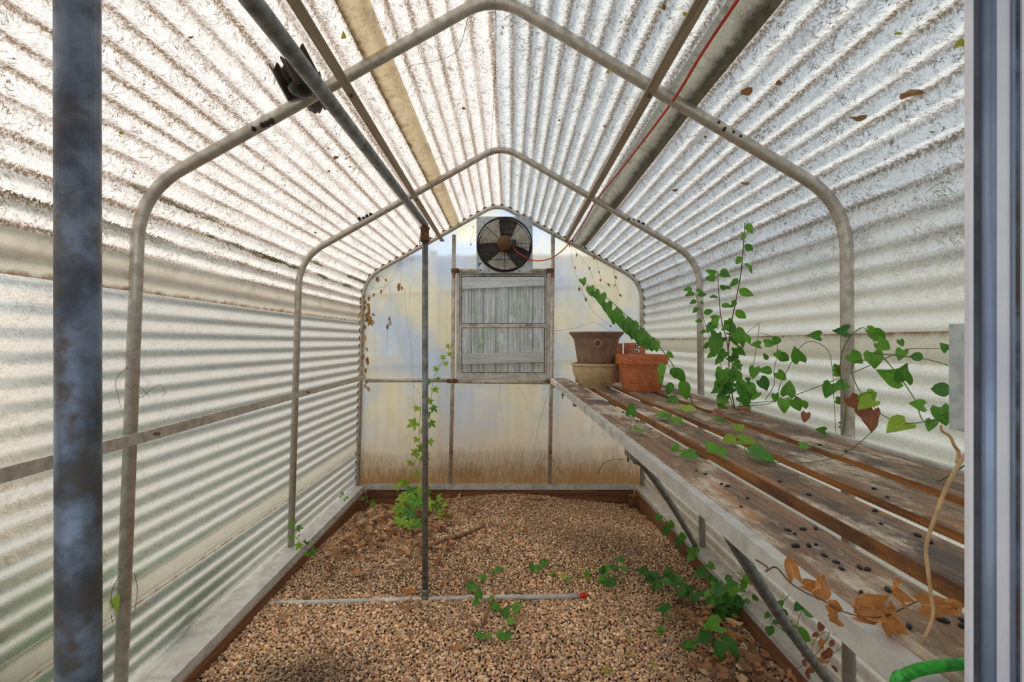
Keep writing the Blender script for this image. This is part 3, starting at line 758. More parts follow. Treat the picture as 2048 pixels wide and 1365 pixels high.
tc = Vector((.935, 3.10, bz(3.1)+.0065))
pot('plant_pot', tc, [(0,0),(.118,0),(.122,.006),(.138,.08),(.150,.165),(.152,.172),(.163,.174),(.166,.180),(.170,.228),(.168,.234),(.160,.236),(.154,.230),(.148,.17),(.13,.08),(.115,.02),(0,.02)], M['pot_terra'], 'wide bright orange terracotta pot in front of the stacked pots', 'pot')
sp_ = [(0,0),(.056,0),(.058,.004),(.069,.10),(.070,.103),(.078,.104),(.0815,.150),(.080,.153),(.075,.152),(.070,.10),(.056,.02),(0,.02)]
base = Vector((1.035, 3.62, bz(3.62)+.0065))
for k in range(5):
    p = pot('plant_pot', base+Vector((0.001*k,0,.0385*k)), sp_, M['pot_terra2'], ['lowest small terracotta pot of the stack behind the wide orange pot','second lowest small terracotta pot of the stack behind the wide orange pot','third small terracotta pot up the stack behind the wide orange pot','small terracotta pot just under the top one of the stack, white tag on its rim','topmost small terracotta pot of the stack, white tag on its rim'][k], 'pot', 'stacked small terracotta pots')
    if k >= 3:
        z = base.z+.0385*k; L = MB()
        for j in range(6):
            a0 = -PI/2-.30+.075*j+(.05 if k == 3 else .12); a1 = a0+.075
            for_ = [(base.x+.0818*math.cos(a), base.y+.0818*math.sin(a), zz) for a in (a0, a1) for zz in (z+.118, z+.144)]
            L.add(for_, [(0,2,3,1)])
        L.build('price_tag', M['white'], p, True)
        Q = MB(); 
        for j in range(2): Q.box(base.x-.016+.012*j, base.x-.008+.012*j, base.y-.0835, base.y-.082, z+.122, z+.138)
        Q.build('price_print', M['blackwire'], p)
base2 = Vector((.872, 3.66, bz(3.66)+.0065))
for k in range(5):
    pot('plant_pot', base2+Vector((0,0,.0375*k)), sp_, M['pot_terra2'], ['lowest','second','third','fourth','topmost'][k]+' small terracotta pot of the stack half hidden behind the brown pot', 'pot', 'stack of pots behind the brown pot')

# ------------------------------------------------------------------ exhaust fan
FY = 3.985; fc = at(1009,489,FY); hs = .2385
fan = empty('exhaust_fan', fc, 'square galvanised exhaust fan high on the back wall above the window', 'fan')
v = []; f = []; NA = 64; R = .226
for k in range(NA):
    a = 2*PI*k/NA; ca, sa = math.cos(a), math.sin(a); q = hs/max(abs(ca), abs(sa))
    for (rr, yy) in ((R,0),(q,0),(q,.006),(R+.002,.035)): v.append((fc.x+ca*rr, FY+yy, fc.z+sa*rr))
for k in range(NA):
    k2 = (k+1)%NA
    for j in range(4): f.append((k*4+j, k2*4+j, k2*4+(j+1)%4, k*4+(j+1)%4))
meshobj('housing', v, f, M['fanplate'], fan, False)
ring = [(fc.x+math.cos(t)*(R+.004), FY-.006, fc.z+math.sin(t)*(R+.004)) for t in np.linspace(0,2*PI,65)]
MB().tube(ring, .007, 8, False).build('orifice_ring', M['blackwire'], fan, True)
sh = MB(); sh.lathe([(0,.036),(R,.036)], (fc.x,FY,fc.z), 'Y', 48)
for k in range(9):
    z = fc.z-.2+.05*k; wdt = math.sqrt(max(.0, R*R-(z-fc.z)**2))*.97
    sh.box(fc.x-wdt, fc.x+wdt, FY+.026, FY+.033, z-.003, z+.003)
sh.build('shutter', M['dark'], fan)
for a0 in (140, 22, 262):
    bm_v = []; a = math.radians(a0)
    nr, nc = 8, 7
    for i in range(nr):
        r = .05+(.214-.05)*i/(nr-1); span = math.radians(22+20*(i/(nr-1))**.6)
        for j in range(nc):
            s = j/(nc-1)-.5; th = a+s*2*span*.9
            bm_v.append((fc.x+r*math.cos(th), FY+.010+.026*s-.008*math.cos(s*PI), fc.z+r*math.sin(th)))
    ff = [(i*nc+j,(i+1)*nc+j,(i+1)*nc+j+1,i*nc+j+1) for i in range(nr-1) for j in range(nc-1)]
    meshobj('blade', bm_v, ff, M['blade'], fan, True)
g = MB()
for k in range(15):
    r = .064+.0115*k; yy = FY-.012-.030*math.cos(min(1,r/.235)*PI/2)
    pts = [(fc.x+r*math.cos(t), yy, fc.z+r*math.sin(t)) for t in np.linspace(0,2*PI,49)]
    g.tube(pts, .0016, 5, False)
g.build('guard_ring', M['blackwire'], fan, True)
g = MB()
for k in range(8):
    a = math.radians(45*k+1); pts = []
    for r in np.linspace(.05,.234,8): pts.append((fc.x+r*math.cos(a), FY-.013-.030*math.cos(min(1,r/.235)*PI/2), fc.z+r*math.sin(a)))
    g.tube(pts, .0022, 6)
for dz in (-.02,.02): g.tube([(fc.x-.215,FY-.02,fc.z-.012+dz),(fc.x+.215,FY-.02,fc.z-.012+dz)] if dz<0 else [(fc.x-.18,FY-.02,fc.z-.13),(fc.x+.18,FY-.02,fc.z-.13)], .0022, 6)
g.build('guard_spoke', M['blackwire'], fan, True)
MB().lathe([(0,-.105),(.020,-.105),(.024,-.098),(.040,-.096),(.046,-.085),(.048,-.070),(.062,-.068),(.064,-.055),(.060,-.050),(.060,-.030),(.066,-.028),(.066,-.016),(.05,-.01),(0,-.01)], (fc.x,FY,fc.z), 'Y', 28).build('motor', M['rust'], fan, True)
MB().box(fc.x+.055,fc.x+.098,FY-.060,FY-.030,fc.z-.025,fc.z+.030).build('junction_box', M['black'], fan)
def quad(name, pts, mat, parent): return meshobj(name, pts, [tuple(range(len(pts)))], mat, parent, False)
sx, sz, sy = fc.x-hs+.012, fc.z-hs+.008, FY-.0012
lab = quad('maker_label', [(sx,sy,sz),(sx+.044,sy,sz),(sx+.044,sy,sz+.078),(sx,sy,sz+.078)], M['white'], fan)
quad('label_print', [(sx+.002,sy-.0006,sz+.076),(sx+.040,sy-.0006,sz+.076),(sx+.002,sy-.0006,sz+.036)], M['blue'], lab)
quad('label_print', [(sx+.008,sy-.0006,sz+.004),(sx+.040,sy-.0006,sz+.004),(sx+.024,sy-.0006,sz+.024)], M['blue'], lab)
quad('label_print', [(sx+.004,sy-.0006,sz+.022),(sx+.018,sy-.0006,sz+.022),(sx+.011,sy-.0006,sz+.032)], M['black'], lab)
sx = fc.x+hs-.070
lab = quad('rating_label', [(sx,sy,sz+.008),(sx+.050,sy,sz+.008),(sx+.050,sy,sz+.038),(sx,sy,sz+.038)], M['white'], fan)
g = MB()
for k in range(4): g.box(sx+.004, sx+.044-.006*(k%2), sy-.0012, sy-.0006, sz+.013+.006*k, sz+.0145+.006*k)
g.build('label_print', M['galv'], lab)
for dx, dz in ((-1,1),(1,1),(-1,-1),(1,-1),(.55,-1),(-.6,-1)):
    MB().lathe([(0,-.004),(.005,-.003),(.006,0)], (fc.x+dx*(hs-.014), FY, fc.z+dz*(hs-.016)), 'Y', 10).build('screw', M['rust'], fan, True)
# red cord
cord_pts = [Vector((.60,-.3,.845)), at(1475,0,1.17), at(1340,213,1.66), at(1245,335,2.25), at(1192,402,2.90), at(1162,455,3.5), at(1140,484,4.00), at(1122,503,3.99), at(1098,518,3.97), at(1068,521,3.96), at(1045,511,3.94), at(1031,500,3.93), at(1024,489,3.93)]
cord_pts[2] = Vector((.598,1.63,.905-.012)) if False else at(1343,205,1.63)
tag(MB().tube(smooth_path(cord_pts, 8), .0048, 10).build('power_cord', M['red'], None, True, offset=cord_pts[0]), 'red power cord slung under the right roof slope down to the fan', 'cord')

# ------------------------------------------------------------------ door jamb and box in the right foreground
jx = .400
jamb = bpy.data.objects.new('door_1', None); jamb.location = (.45,.40,-1.36); col.objects.link(jamb); tag(jamb, kind='structure'); jamb['label'] = 'bright ribbed aluminium door jamb in the right foreground'
def jstrip(px0, px1, Y, d, mat, nm): MB().box((px0-CX)/F*Y, (px1-CX)/F*Y, Y, Y+d, -1.36, .75).build(nm, mat, jamb)
jstrip(1938,1947,.405,.004,M['jamb'],'jamb_edge'); jstrip(1944,1966,.412,.006,M['jamb_dark'],'door_seal')
MB().lathe([(.0001,-1.36),(.0060,-1.36),(.0060,.75),(.0001,.75)], ((1974-CX)/F*.412,.412,0), 'Z', 20).build('jamb_bead', M['jamb_blue'], jamb, True)
jstrip(1984,2028,.410,.006,M['jamb'],'jamb_face'); jstrip(2025,2031,.408,.0012,M['jamb_blue'],'jamb_edge')
jstrip(2030,2047,.4095,.004,M['galv_dark'],'jamb_channel'); jstrip(2044,2150,.408,.02,M['jamb'],'jamb_face')
bx = empty('electrical_box', (.53,.48,-.1), 'flat galvanised metal box fixed behind the door jamb, level with the plants', 'box')
MB().box(.500,.560,.42,.523,-.0985,.0190).build('body', M['plate'], bx)
m_ = MB().box(.4988,.4998,.425,.520,-.096,.0165); m_.build('cover', M['plate'], bx)

# scrap tucked over near hoop
scr = empty('roof_scrap', (-.70,1.6,.90), 'dark brown corrugated offcuts tucked over the near hoop beside the grey overhead pipe', 'scrap')
def scrap(px_list, Y, mat, nm, th=.006, amp=.008):
    a, b, c_, d = [at(px, py, y_) for (px, py, y_) in px_list]; v = []; nu = 13
    for side in (0, 1):
        for i in range(nu):
            s = i/(nu-1); o_ = Vector((0,0,amp*math.cos(s*PI*4)+side*th))
            for t in np.linspace(0, 1, 4): v.append(a.lerp(b, s).lerp(d.lerp(c_, s), t)+o_+Vector((0,.003*math.sin(i*5+t*7),0)))
    f = []; q = nu*4
    for side in (0,1):
        for i in range(nu-1):
            for j in range(3): k = side*q+i*4+j; f.append((k,k+4,k+5,k+1))
    for i in range(nu-1): f.append((i*4,(i+1)*4,q+(i+1)*4,q+i*4)); f.append((i*4+3,(i+1)*4+3,q+(i+1)*4+3,q+i*4+3))
    for j in range(3): f.append((j,j+1,q+j+1,q+j)); k=(nu-1)*4; f.append((k+j,k+j+1,q+k+j+1,q+k+j))
    meshobj(nm, v, f, mat, scr, True)
scrap([(560,122,1.38),(606,95,1.38),(668,212,1.72),(618,226,1.72)], 1.5, M['scrap'], 'offcut')
scrap([(537,135,1.44),(572,132,1.44),(606,196,1.66),(577,212,1.66)], 1.5, M['scrap'], 'offcut')
scrap([(612,160,1.50),(640,150,1.50),(655,212,1.76),(634,226,1.76)], 1.5, M['scrap'], 'offcut')
V1, F1 = ico(3)
cc = at(603,172,1.56); meshobj('black_bundle', [(cc.x+p[0]*.045*(1+.15*mnoise.noise(p*2)), cc.y+p[1]*.05, cc.z+p[2]*.035) for p in [Vector(q) for q in V1]], [tuple(int(i) for i in q) for q in F1], M['black'], scr, True)

# green hose on the bench
hp = [Vector((.395,.475,-.50)), at(1788,1372,.497), at(1812,1352,.512), at(1850,1338,.520), at(1900,1331,.522), at(1960,1330,.52), Vector((.60,.50,-.326)), Vector((.75,.40,-.328))]
hp = [Vector((.372,.455,-.62)), Vector((.385,.470,-.43)), at(1792,1372,.478), at(1808,1353,.478), at(1838,1340,.478), at(1885,1332,.478), at(1945,1327,.478), at(2010,1327,.474), Vector((.56,.42,-.333)), Vector((.62,.30,-.333))]
tag(MB().tube(smooth_path(hp, 8), .0056, 14).build('garden_hose', M['green_hose'], None, True, offset=hp[0]), 'bright green garden hose curling over the front edge of the bench', 'hose')

exec_after = None
# ------------------------------------------------------------------ leaves and vines
def leaf_geo(kind='heart', L=1.0, W=.8, fold=.25, curl=.25, twist=0.0, wave=0.0, seed=0):
    nu, nv = 9, 7; v = []; uv = []; rr = random.Random(seed)
    ph = rr.uniform(0, 6)
    for i in range(nu):
        u = i/(nu-1)
        for j in range(nv):
            s = j/(nv-1)*2-1
            if kind == 'heart':
                wd = W/2*(math.sin(PI*min(1, (u+.16)/1.16)**.62)**.9 if u < .999 else 0)*1.05
                y = u*L - .20*L*(abs(s)**1.3)*max(0, 1-u*3.0)
                if u == 0: wd = W/2*.62
            elif kind == 'ovate':
                wd = W/2*math.sin(PI*u**.75)**.85 if 0 < u < 1 else .0; y = u*L
            elif kind == 'lobed':
                wd = W/2*(math.sin(PI*u**.6)**.7)*(1+.22*math.sin(u*17+1)) if 0 < u < 1 else 0; y = u*L
            else:
                wd = W/2*math.sin(PI*u)**.8 if 0 < u < 1 else 0; y = u*L
            x = s*wd
            z = fold*abs(x) - curl*L*(u-.2)**2 + wave*L*math.sin(u*9+s*3+ph)*.12 + wave*L*.15*math.sin(s*4+ph)*u
            a = twist*u; x, z = x*math.cos(a)-z*math.sin(a), x*math.sin(a)+z*math.cos(a)
            v.append((x, y, z)); uv.append((u, (s+1)/2))
    f = [(i*nv+j, i*nv+j+1, (i+1)*nv+j+1, (i+1)*nv+j) for i in range(nu-1) for j in range(nv-1)]
    return v, f, uv
def curled_geo(seed, L=1, W=.8):
    """a dead leaf rolled across its width"""
    rr = random.Random(seed); v, f, uv = leaf_geo(rr.choice(['ovate','heart']), L, W, 0, 0, 0, 0, seed); out = []
    k = rr.uniform(2.0, 4.2)/W; c1 = rr.uniform(-.5,.9); ph = rr.uniform(0, 6)
    for (x, y, z) in v:
        r = 1/k; a = x*k; nx = r*math.sin(a); nz = r*(1-math.cos(a)) + c1*L*(y/L-.5)**2 + .05*L*math.sin(y/L*8+ph)
        out.append((nx, y, nz))
    return out, f, uv
_leafmesh = {}
def crumple_geo(seed):
    rr = random.Random(seed*7+1); nu, nv = 19, 15; v = []; uv = []; ph = rr.uniform(0,6); k = rr.uniform(3.2,4.2)
    for i in range(nu):
        u = i/(nu-1); wd = .42*math.sin(PI*min(1,(u*.93+.07)**.7))**.6*(1+.06*math.sin(u*23+ph))
        for j in range(nv):
            q = j/(nv-1)*2-1; x = q*wd; y = u-.16*abs(q)*max(0,1-u*3)
            a = x*k*(1+.35*math.sin(u*5+ph)); X = math.sin(a)/k; Z = (1-math.cos(a))/k
            Z += .10*math.sin(u*7+ph)*(.4+abs(q))+.035*math.sin(u*19+q*5+ph)+.02*math.sin(q*13+u*9); y += .05*math.sin(q*6+ph)
            v.append((X, y*(1-.12*u), Z+.25*(u-.5)**2)); uv.append((u,(q+1)/2))
    f = [(i*nv+j, i*nv+j+1, (i+1)*nv+j+1, (i+1)*nv+j) for i in range(nu-1) for j in range(nv-1)]
    return v, f, uv
def leafmesh(kind, mat, seed=0):
    key = (kind, mat, seed)
    if key in _leafmesh: return _leafmesh[key]
    rr = random.Random(hash((kind, seed)) % 1000 if False else seed*13+len(kind))
    if kind == 'palmate':
        v = []; f = []; uv = []
        for k, (a, l) in enumerate(((-1.9,.62),(-.95,.85),(0,1.0),(.95,.85),(1.9,.62))):
            a_, b_, c_ = leaf_geo('ovate', l, l*.46, .25, .3+rr.uniform(-.1,.1), 0, .3, seed+k)
            bb = len(v)
            for (x, y, z) in a_: v.append((x*math.cos(a)+y*math.sin(a), -x*math.sin(a)+y*math.cos(a), z))
            f += [tuple(i+bb for i in q) for q in b_]; uv += c_
    elif kind == 'crumpled': v, f, uv = crumple_geo(seed)
    elif kind == 'curled': v, f, uv = curled_geo(seed, 1, rr.uniform(.6,.9))
    elif kind == 'flatdry': v, f, uv = leaf_geo('lobed', 1, rr.uniform(.5,.75), rr.uniform(-.3,.4), rr.uniform(-.2,.4), rr.uniform(-.6,.6), .7, seed)
    else: v, f, uv = leaf_geo(kind, 1, {'heart':.86,'ovate':.62,'narrow':.34,'lobed':.6}[kind]*rr.uniform(.9,1.1), rr.uniform(.1,.45), rr.uniform(.05,.5), rr.uniform(-.3,.3), rr.uniform(0,.5), seed)
    me = bpy.data.meshes.new('leaf'); me.from_pydata(v, [], f); me.materials.append(M[mat])
    me.polygons.foreach_set('use_smooth', [True]*len(me.polygons))
    ul = me.uv_layers.new(name='UVMap'); li = np.zeros(len(me.loops), dtype=np.int32); me.loops.foreach_get('vertex_index', li)
    ul.data.foreach_set('uv', np.asarray(uv, dtype=np.float32)[li].ravel()); me.update()
    _leafmesh[key] = me; return me
def orient(tip, nrm):
    y = Vector(tip).normalized(); z = Vector(nrm); z = (z-y*z.dot(y)).normalized(); x = y.cross(z)
    return Matrix((x, y, z)).transposed()
def put_leaf(parent, p, size, tip, nrm, kind='heart', mat='leaf', seed=None, name='leaf'):
    me = leafmesh(kind, mat, random.randrange(5) if seed is None else seed)
    o = bpy.data.objects.new(name, me); q = Vector(p)-(parent.location if parent else Vector((0,0,0)))
    o.matrix_local = Matrix.Translation(q) @ orient(tip, nrm).to_4x4() @ Matrix.Scale(size, 4)
    link(o, parent)
    if parent: o.matrix_parent_inverse = Matrix.Identity(4)
    return o
def rnd(a, b): return random.uniform(a, b)
def face_cam(p, jitter=.5):
    n = (-Vector(p)).normalized(); return n+Vector((rnd(-1,1), rnd(-1,1), rnd(-.4,1)))*jitter
def vine(name, label, cat, stems, leaves, group=None, stem_mat='stem_g', r=.0018):
    """stems: list of point lists; leaves: list of (p, size, tip, normal, kind, mat)"""
    root = empty(name, stems[0][0], label, cat, group)
    for s in stems:
        pts = smooth_path(s, 6); n = len(pts)
        MB().tube(pts, [r*(1-.45*i/n) for i in range(n)], 6).build('stem', M[stem_mat], root, True)
    for L in leaves[:99]: put_leaf(root, *L)
    return root
def along(stem, n, size, kind='heart', mat='leaf', t0=.05, t1=1.0, down=.7, spread=.7, pet=.02, jit=.5, side_alt=True):
    pts = smooth_path(stem, 10); out = []
    for k in range(n):
        t = t0+(t1-t0)*(k+rnd(-.2,.2))/max(1, n-1); t = min(max(t, 0), 1)
        i = min(int(t*(len(pts)-1)), len(pts)-2); p = pts[i]; d = (pts[i+1]-pts[i]).normalized()
        sd = (1 if k % 2 else -1) if side_alt else random.choice((-1,1))
        side = d.cross(Vector((0,1,0))); side = side.normalized()*sd if side.length > .1 else Vector((sd,0,0))
        tip = side*spread + Vector((rnd(-.4,.4), rnd(-.5,.3), -down+rnd(-.35,.35))) + d*.25
        s = size*rnd(.65,1.2) if not isinstance(size, tuple) else (size[0]+(size[1]-size[0])*t)*rnd(.8,1.15)
        out.append((p+side*pet*rnd(.3,1), s, tip, face_cam(p, jit), kind, mat if isinstance(mat, str) else random.choice(mat)))
    return out
# -- P1 the arching stem with shingled leaves
S = [at(1388,812,2.50), at(1372,775,2.5), at(1352,740,2.52), at(1328,705,2.55), at(1297,668,2.60), at(1262,640,2.65), at(1225,605,2.72), at(1190,578,2.78), at(1157,560,2.82)]
L = []
pl = [(1163,574,.045),(1178,590,.062),(1200,605,.075),(1212,622,.075),(1224,636,.085),(1238,650,.07),(1247,655,.09),(1260,664,.088),(1272,678,.085),(1285,688,.08),(1298,695,.07),(1308,700,.055),(1188,598,.06),(1232,640,.08),(1254,660,.085),(1279,684,.08)]
for k, (x, y, s) in enumerate(pl):
    Y = 2.83-.30*(x-1157)/160; p = at(x+2, y-16, Y)
    L.append((p, s, Vector((.12+rnd(-.1,.12), -.30, -1)), Vector((-.35+rnd(-.15,.15), -1, .55)), 'heart', 'leaf', ))
for (x, y, s, tx) in ((1325,735,.085,-.2),(1345,745,.06,.1),(1343,775,.07,-.4),(1352,745,.09,.5),(1362,770,.11,.3),(1352,800,.10,-.6),(1322,760,.05,-.1),(1335,712,.05,.6)):
    L.append((at(x, y-10, 2.5), s, Vector((tx, -.2, -1)), face_cam(at(x,y,2.5), .5), 'ovate', 'leaf'))
vine('climbing_vine', 'long vine of overlapping heart leaves arching up to the left across the pots', 'vine', [S], L, 'green vines growing on the bench', r=.0028)
# -- P2 tall bushy vine against right wall
B0 = at(1470,822,2.30)
s1 = [B0, at(1460,760,2.30), at(1455,690,2.32), at(1442,635,2.34), at(1436,560,2.36), at(1437,542,2.36)]
s2 = [at(1456,700,2.30), at(1462,650,2.24), at(1472,600,2.18), at(1482,545,2.10), at(1487,490,2.03), at(1490,445,1.98)]
L = along(s1, 9, .055, 'ovate', 'leaf', .55, 1, .3, .8, .01, .6) + along(s2, 11, .060, 'ovate', 'leaf', .15, 1, .8, .5, .01, .6)
L += along(s1, 26, .060, 'heart', ['leaf','leaf_dark','leaf'], .0, .62, .9, .6, .05, .7)
for k in range(26):
    x = 1465+rnd(-32,45); y = 800-abs(rnd(0,95))*(1-abs(x-1465)/80)
    L.append((at(x, y, 2.30+rnd(-.06,.05)), rnd(.03,.06), Vector((rnd(-1,1), -.4, rnd(-1,.1))), face_cam(B0, .8), random.choice(['ovate','heart']), random.choice(['leaf','leaf_dark'])))
L += [(at(1487,770,2.1), .10, Vector((.1,-.2,-1)), Vector((0,-1,.3)), 'heart', 'leaf'), (at(1430,680,2.3), .085, Vector((-.1,-.2,-1)), Vector((0,-1,.3)), 'heart', 'leaf'), (at(1444,740,2.28), .09, Vector((-.15,-.2,-1)), Vector((.2,-1,.3)), 'heart', 'leaf'), (at(1470,665,2.28), .085, Vector((.6,-.2,-.9)), Vector((0,-1,.3)), 'heart', 'leaf')]
vine('climbing_vine', 'tallest bushy vine climbing the right wall to the left of the near hoop leg', 'vine', [s1, s2], L, 'green vines growing on the bench', 'stem_b', r=.0030)
s3 = [at(1466,815,2.32), at(1445,740,2.36), at(1425,690,2.38), at(1408,640,2.40), at(1395,600,2.42), at(1388,576,2.42)]
vine('climbing_vine', 'thin vine with small leaves leaning left beside the middle hoop leg', 'vine', [s3], along(s3, 16, .042, 'ovate', 'leaf', .30, 1, .35, .9, .012, .5), 'green vines growing on the bench', r=.0018)
# -- P4 greenbrier vines with heart leaves spreading right
g1 = [at(1478,808,2.22), at(1560,800,2.02), at(1610,783,1.9), at(1690,752,1.65), at(1760,722,1.4), at(1810,700,1.25), at(1860,697,1.1), at(1930,700,.85)]
g2 = [at(1478,812,2.2), at(1545,805,2.0), at(1560,770,1.95), at(1575,740,1.9), at(1600,695,1.8), at(1625,683,1.75), at(1655,700,1.7), at(1665,740,1.68), at(1668,800,1.68), at(1672,868,1.66)]
g3 = [at(1685,870,1.62), at(1692,810,1.58), at(1680,740,1.52), at(1690,690,1.5), at(1715,660,1.45), at(1735,660,1.4), at(1760,705,1.3), at(1800,755,1.2), at(1830,800,1.1), at(1845,840,1.05), at(1870,838,.95), at(1920,810,.85)]
g4 = [at(1760,720,1.35), at(1715,722,1.45), at(1703,740,1.48), at(1715,775,1.45), at(1735,800,1.35), at(1765,830,1.25), at(1810,846,1.1), at(1860,842,1.0), at(1915,830,.85)]
g5 = [at(1480,808,2.2), at(1490,780,2.15), at(1502,745,2.1), at(1512,700,2.08), at(1518,650,2.05), at(1510,652,2.05), at(1492,668,2.05)]
g6 = [at(1530,800,2.0), at(1548,770,1.98), at(1548,740,1.98), at(1556,700,1.97), at(1545,675,1.98), at(1520,665,2.0)]
g7 = [at(1740,705,1.38), at(1800,712,1.2), at(1850,718,1.08), at(1930,740,.85)]
def LH(x, y, Y, s, tip, mat='leaf', kind='heart', nj=.35):
    p = at(x, y, Y); return (p, s, Vector((tip[0], -.15, tip[1])), face_cam(p, nj), kind, mat)
A1 = [LH(1600,722,1.82,.062,(-.5,.9)),LH(1640,672,1.75,.045,(-1,.1)),LH(1695,662,1.5,.045,(-1,.0),'leaf_dark'),LH(1735,658,1.42,.03,(.8,-.3)),
 LH(1748,664,1.4,.045,(.9,-.9)),LH(1755,685,1.36,.042,(1,-.6)),LH(1745,705,1.35,.048,(.1,-1)),LH(1700,708,1.5,.05,(1,-.8)),LH(1678,730,1.66,.05,(.3,-1)),
 LH(1662,768,1.66,.055,(-.5,-1)),LH(1690,768,1.6,.045,(-1,-.4)),LH(1672,800,1.66,.03,(1,-.3)),LH(1680,850,1.66,.035,(1,-.2)),LH(1650,862,1.68,.035,(-1,.2)),
 LH(1668,745,1.66,.035,(1,-.2)),LH(1800,756,1.2,.060,(-1,.25)),LH(1810,762,1.18,.045,(-.2,.9)),LH(1848,812,1.04,.035,(-1,.2)),
 LH(1805,700,1.25,.03,(-.5,-1)),LH(1820,712,1.15,.035,(1,-.1),'leaf_dark','ovate'),LH(1895,700,.95,.02,(-.8,.7),'leaf'),LH(1880,815,.92,.038,(.2,-1)),LH(1862,778,1.0,.05,(1,-.05),'leaf_dark','ovate'),LH(1800,680,1.3,.02,(.3,-1))]
A2 = [LH(1530,688,2.0,.045,(1,.1)),LH(1545,680,1.98,.04,(1,-.1)),LH(1520,690,2.0,.04,(-1,.1)),LH(1552,705,1.97,.04,(1,-1)),LH(1560,712,1.97,.045,(1,-.4)),LH(1490,668,2.04,.05,(.5,-1),'leaf','ovate'),
 LH(1510,735,2.08,.055,(-.3,-1)),LH(1520,760,2.05,.06,(.8,-1),'leaf_dark'),LH(1545,742,1.98,.06,(-1,.1),'leaf','ovate'),LH(1575,790,1.9,.06,(.1,1)),LH(1570,800,1.9,.055,(-.2,-1)),LH(1590,800,1.85,.05,(.3,-1)),
 LH(1605,800,1.85,.04,(.4,-1),'leaf','ovate'),LH(1555,745,1.97,.05,(.9,-.9)),LH(1535,720,2.0,.035,(-.6,1),'leaf','ovate'),LH(1500,770,2.05,.05,(.3,-1)),LH(1550,788,1.95,.035,(0,-1),'leaf'),LH(1515,785,2.05,.04,(-.7,-.8))]
A3 = [LH(1700,795,1.5,.055,(.9,-1),'leaf_red'),LH(1745,822,1.28,.060,(-.2,-1),'leaf_red','heart',.6),LH(1722,815,1.3,.05,(.8,-1),'leaf_red'),LH(1612,826,1.85,.04,(-.3,-1),'leaf_red'),LH(1590,796,1.85,.02,(1,-.5),'leaf_red'),
 LH(1725,802,1.3,.045,(.7,.5)),LH(1745,800,1.28,.05,(-1,-.5),'leaf_lime'),LH(1812,845,1.1,.055,(-1,-.35),'leaf_lime','heart',.3),LH(1735,778,1.3,.03,(.9,-1),'leaf_lime','ovate'),LH(1865,842,1.0,.025,(-.5,-.8))]
vine('trailing_vine', 'trailing vine of glossy heart leaves looping around the near right hoop leg', 'vine', [g1, g3, g4, g7], A1+A3, 'green vines growing on the bench', r=.0017)
vine('trailing_vine', 'tangled vine of heart leaves between the tall bushy vine and the near right hoop leg', 'vine', [g2, g5, g6], A2, 'green vines growing on the bench', r=.0016)
# trailing across bench
t1 = [at(1480,806,2.2)+Vector((0,0,.01)), at(1440,800,2.3), at(1400,795,2.4), at(1388,810,2.4), at(1370,815,2.4), at(1340,828,2.25), at(1310,843,2.1), at(1292,853,2.05)]
t1 = [onbench(1478,822,.045), onbench(1440,822,.04), onbench(1400,820,.03), onbench(1370,832,.02), onbench(1330,848,.02), onbench(1290,862,.015)]
t2 = [onbench(1440,835,.035), onbench(1470,855,.03), onbench(1485,880,.02), onbench(1492,905,.015), onbench(1510,922,.012), onbench(1560,925,.012), onbench(1620,925,.010), onbench(1680,912,.02), at(1720,885,1.2), at(1745,860,1.2), at(1755,838,1.22)]
def LB(x, y, s, tip, mat='leaf', up=.02, kind='heart'):
    p = onbench(x, y, up); return (p, s, Vector((tip[0], tip[1], rnd(-.1,.25))), Vector((rnd(-.3,.3), -.7, 1)), kind, mat)
B1 = [LB(1372,822,.085,(.1,.9),'leaf_lime',.03),LB(1340,835,.05,(-1,.5)),LB(1345,842,.05,(.7,-.7)),LB(1275,862,.05,(.5,.9)),LB(1330,832,.05,(-.8,.5)),LB(1430,838,.05,(.4,-.9),'leaf_dark'),
 LB(1464,850,.07,(0,-1),'leaf_lime',.04),LB(1472,880,.06,(-1,-.5),'leaf_lime'),LB(1480,880,.055,(1,-.2),'leaf_lime'),LB(1500,905,.06,(1,-1),'leaf_dark'),LB(1518,912,.05,(.4,-1)),LB(1450,908,.045,(-1,.4)),LB(1415,898,.05,(1,-.3)),LB(1360,898,.045,(-.6,-.6)),LB(1390,908,.045,(-1,0)),LB(1600,892,.03,(1,-.5)),
 LB(1425,826,.06,(.3,-1),'leaf_red',.06),LB(1440,822,.05,(-.5,-1),'leaf_red',.08),LB(1478,820,.05,(.5,-1),'leaf_red',.08)]
st = [onbench(1260,858,.001), onbench(1260,840,.02)+Vector((0,-.15,.03)), ]
vine('trailing_vine', 'low vine crawling across the bench planks in front of the tall bushy vine', 'vine', [t1, t2], B1, 'green vines growing on the bench', r=.0015)
q0 = onbench(1261,862,.0); vine('seedling', 'single heart-leaved seedling standing up between the bench planks near the pots', 'seedling', [[q0, q0+Vector((.002,0,.03)), q0+Vector((0,0,.065))]], [(q0+Vector((0,0,.06)), .045, Vector((.1,-.1,1)), Vector((0,-1,.1)), 'heart', 'leaf')], r=.001)
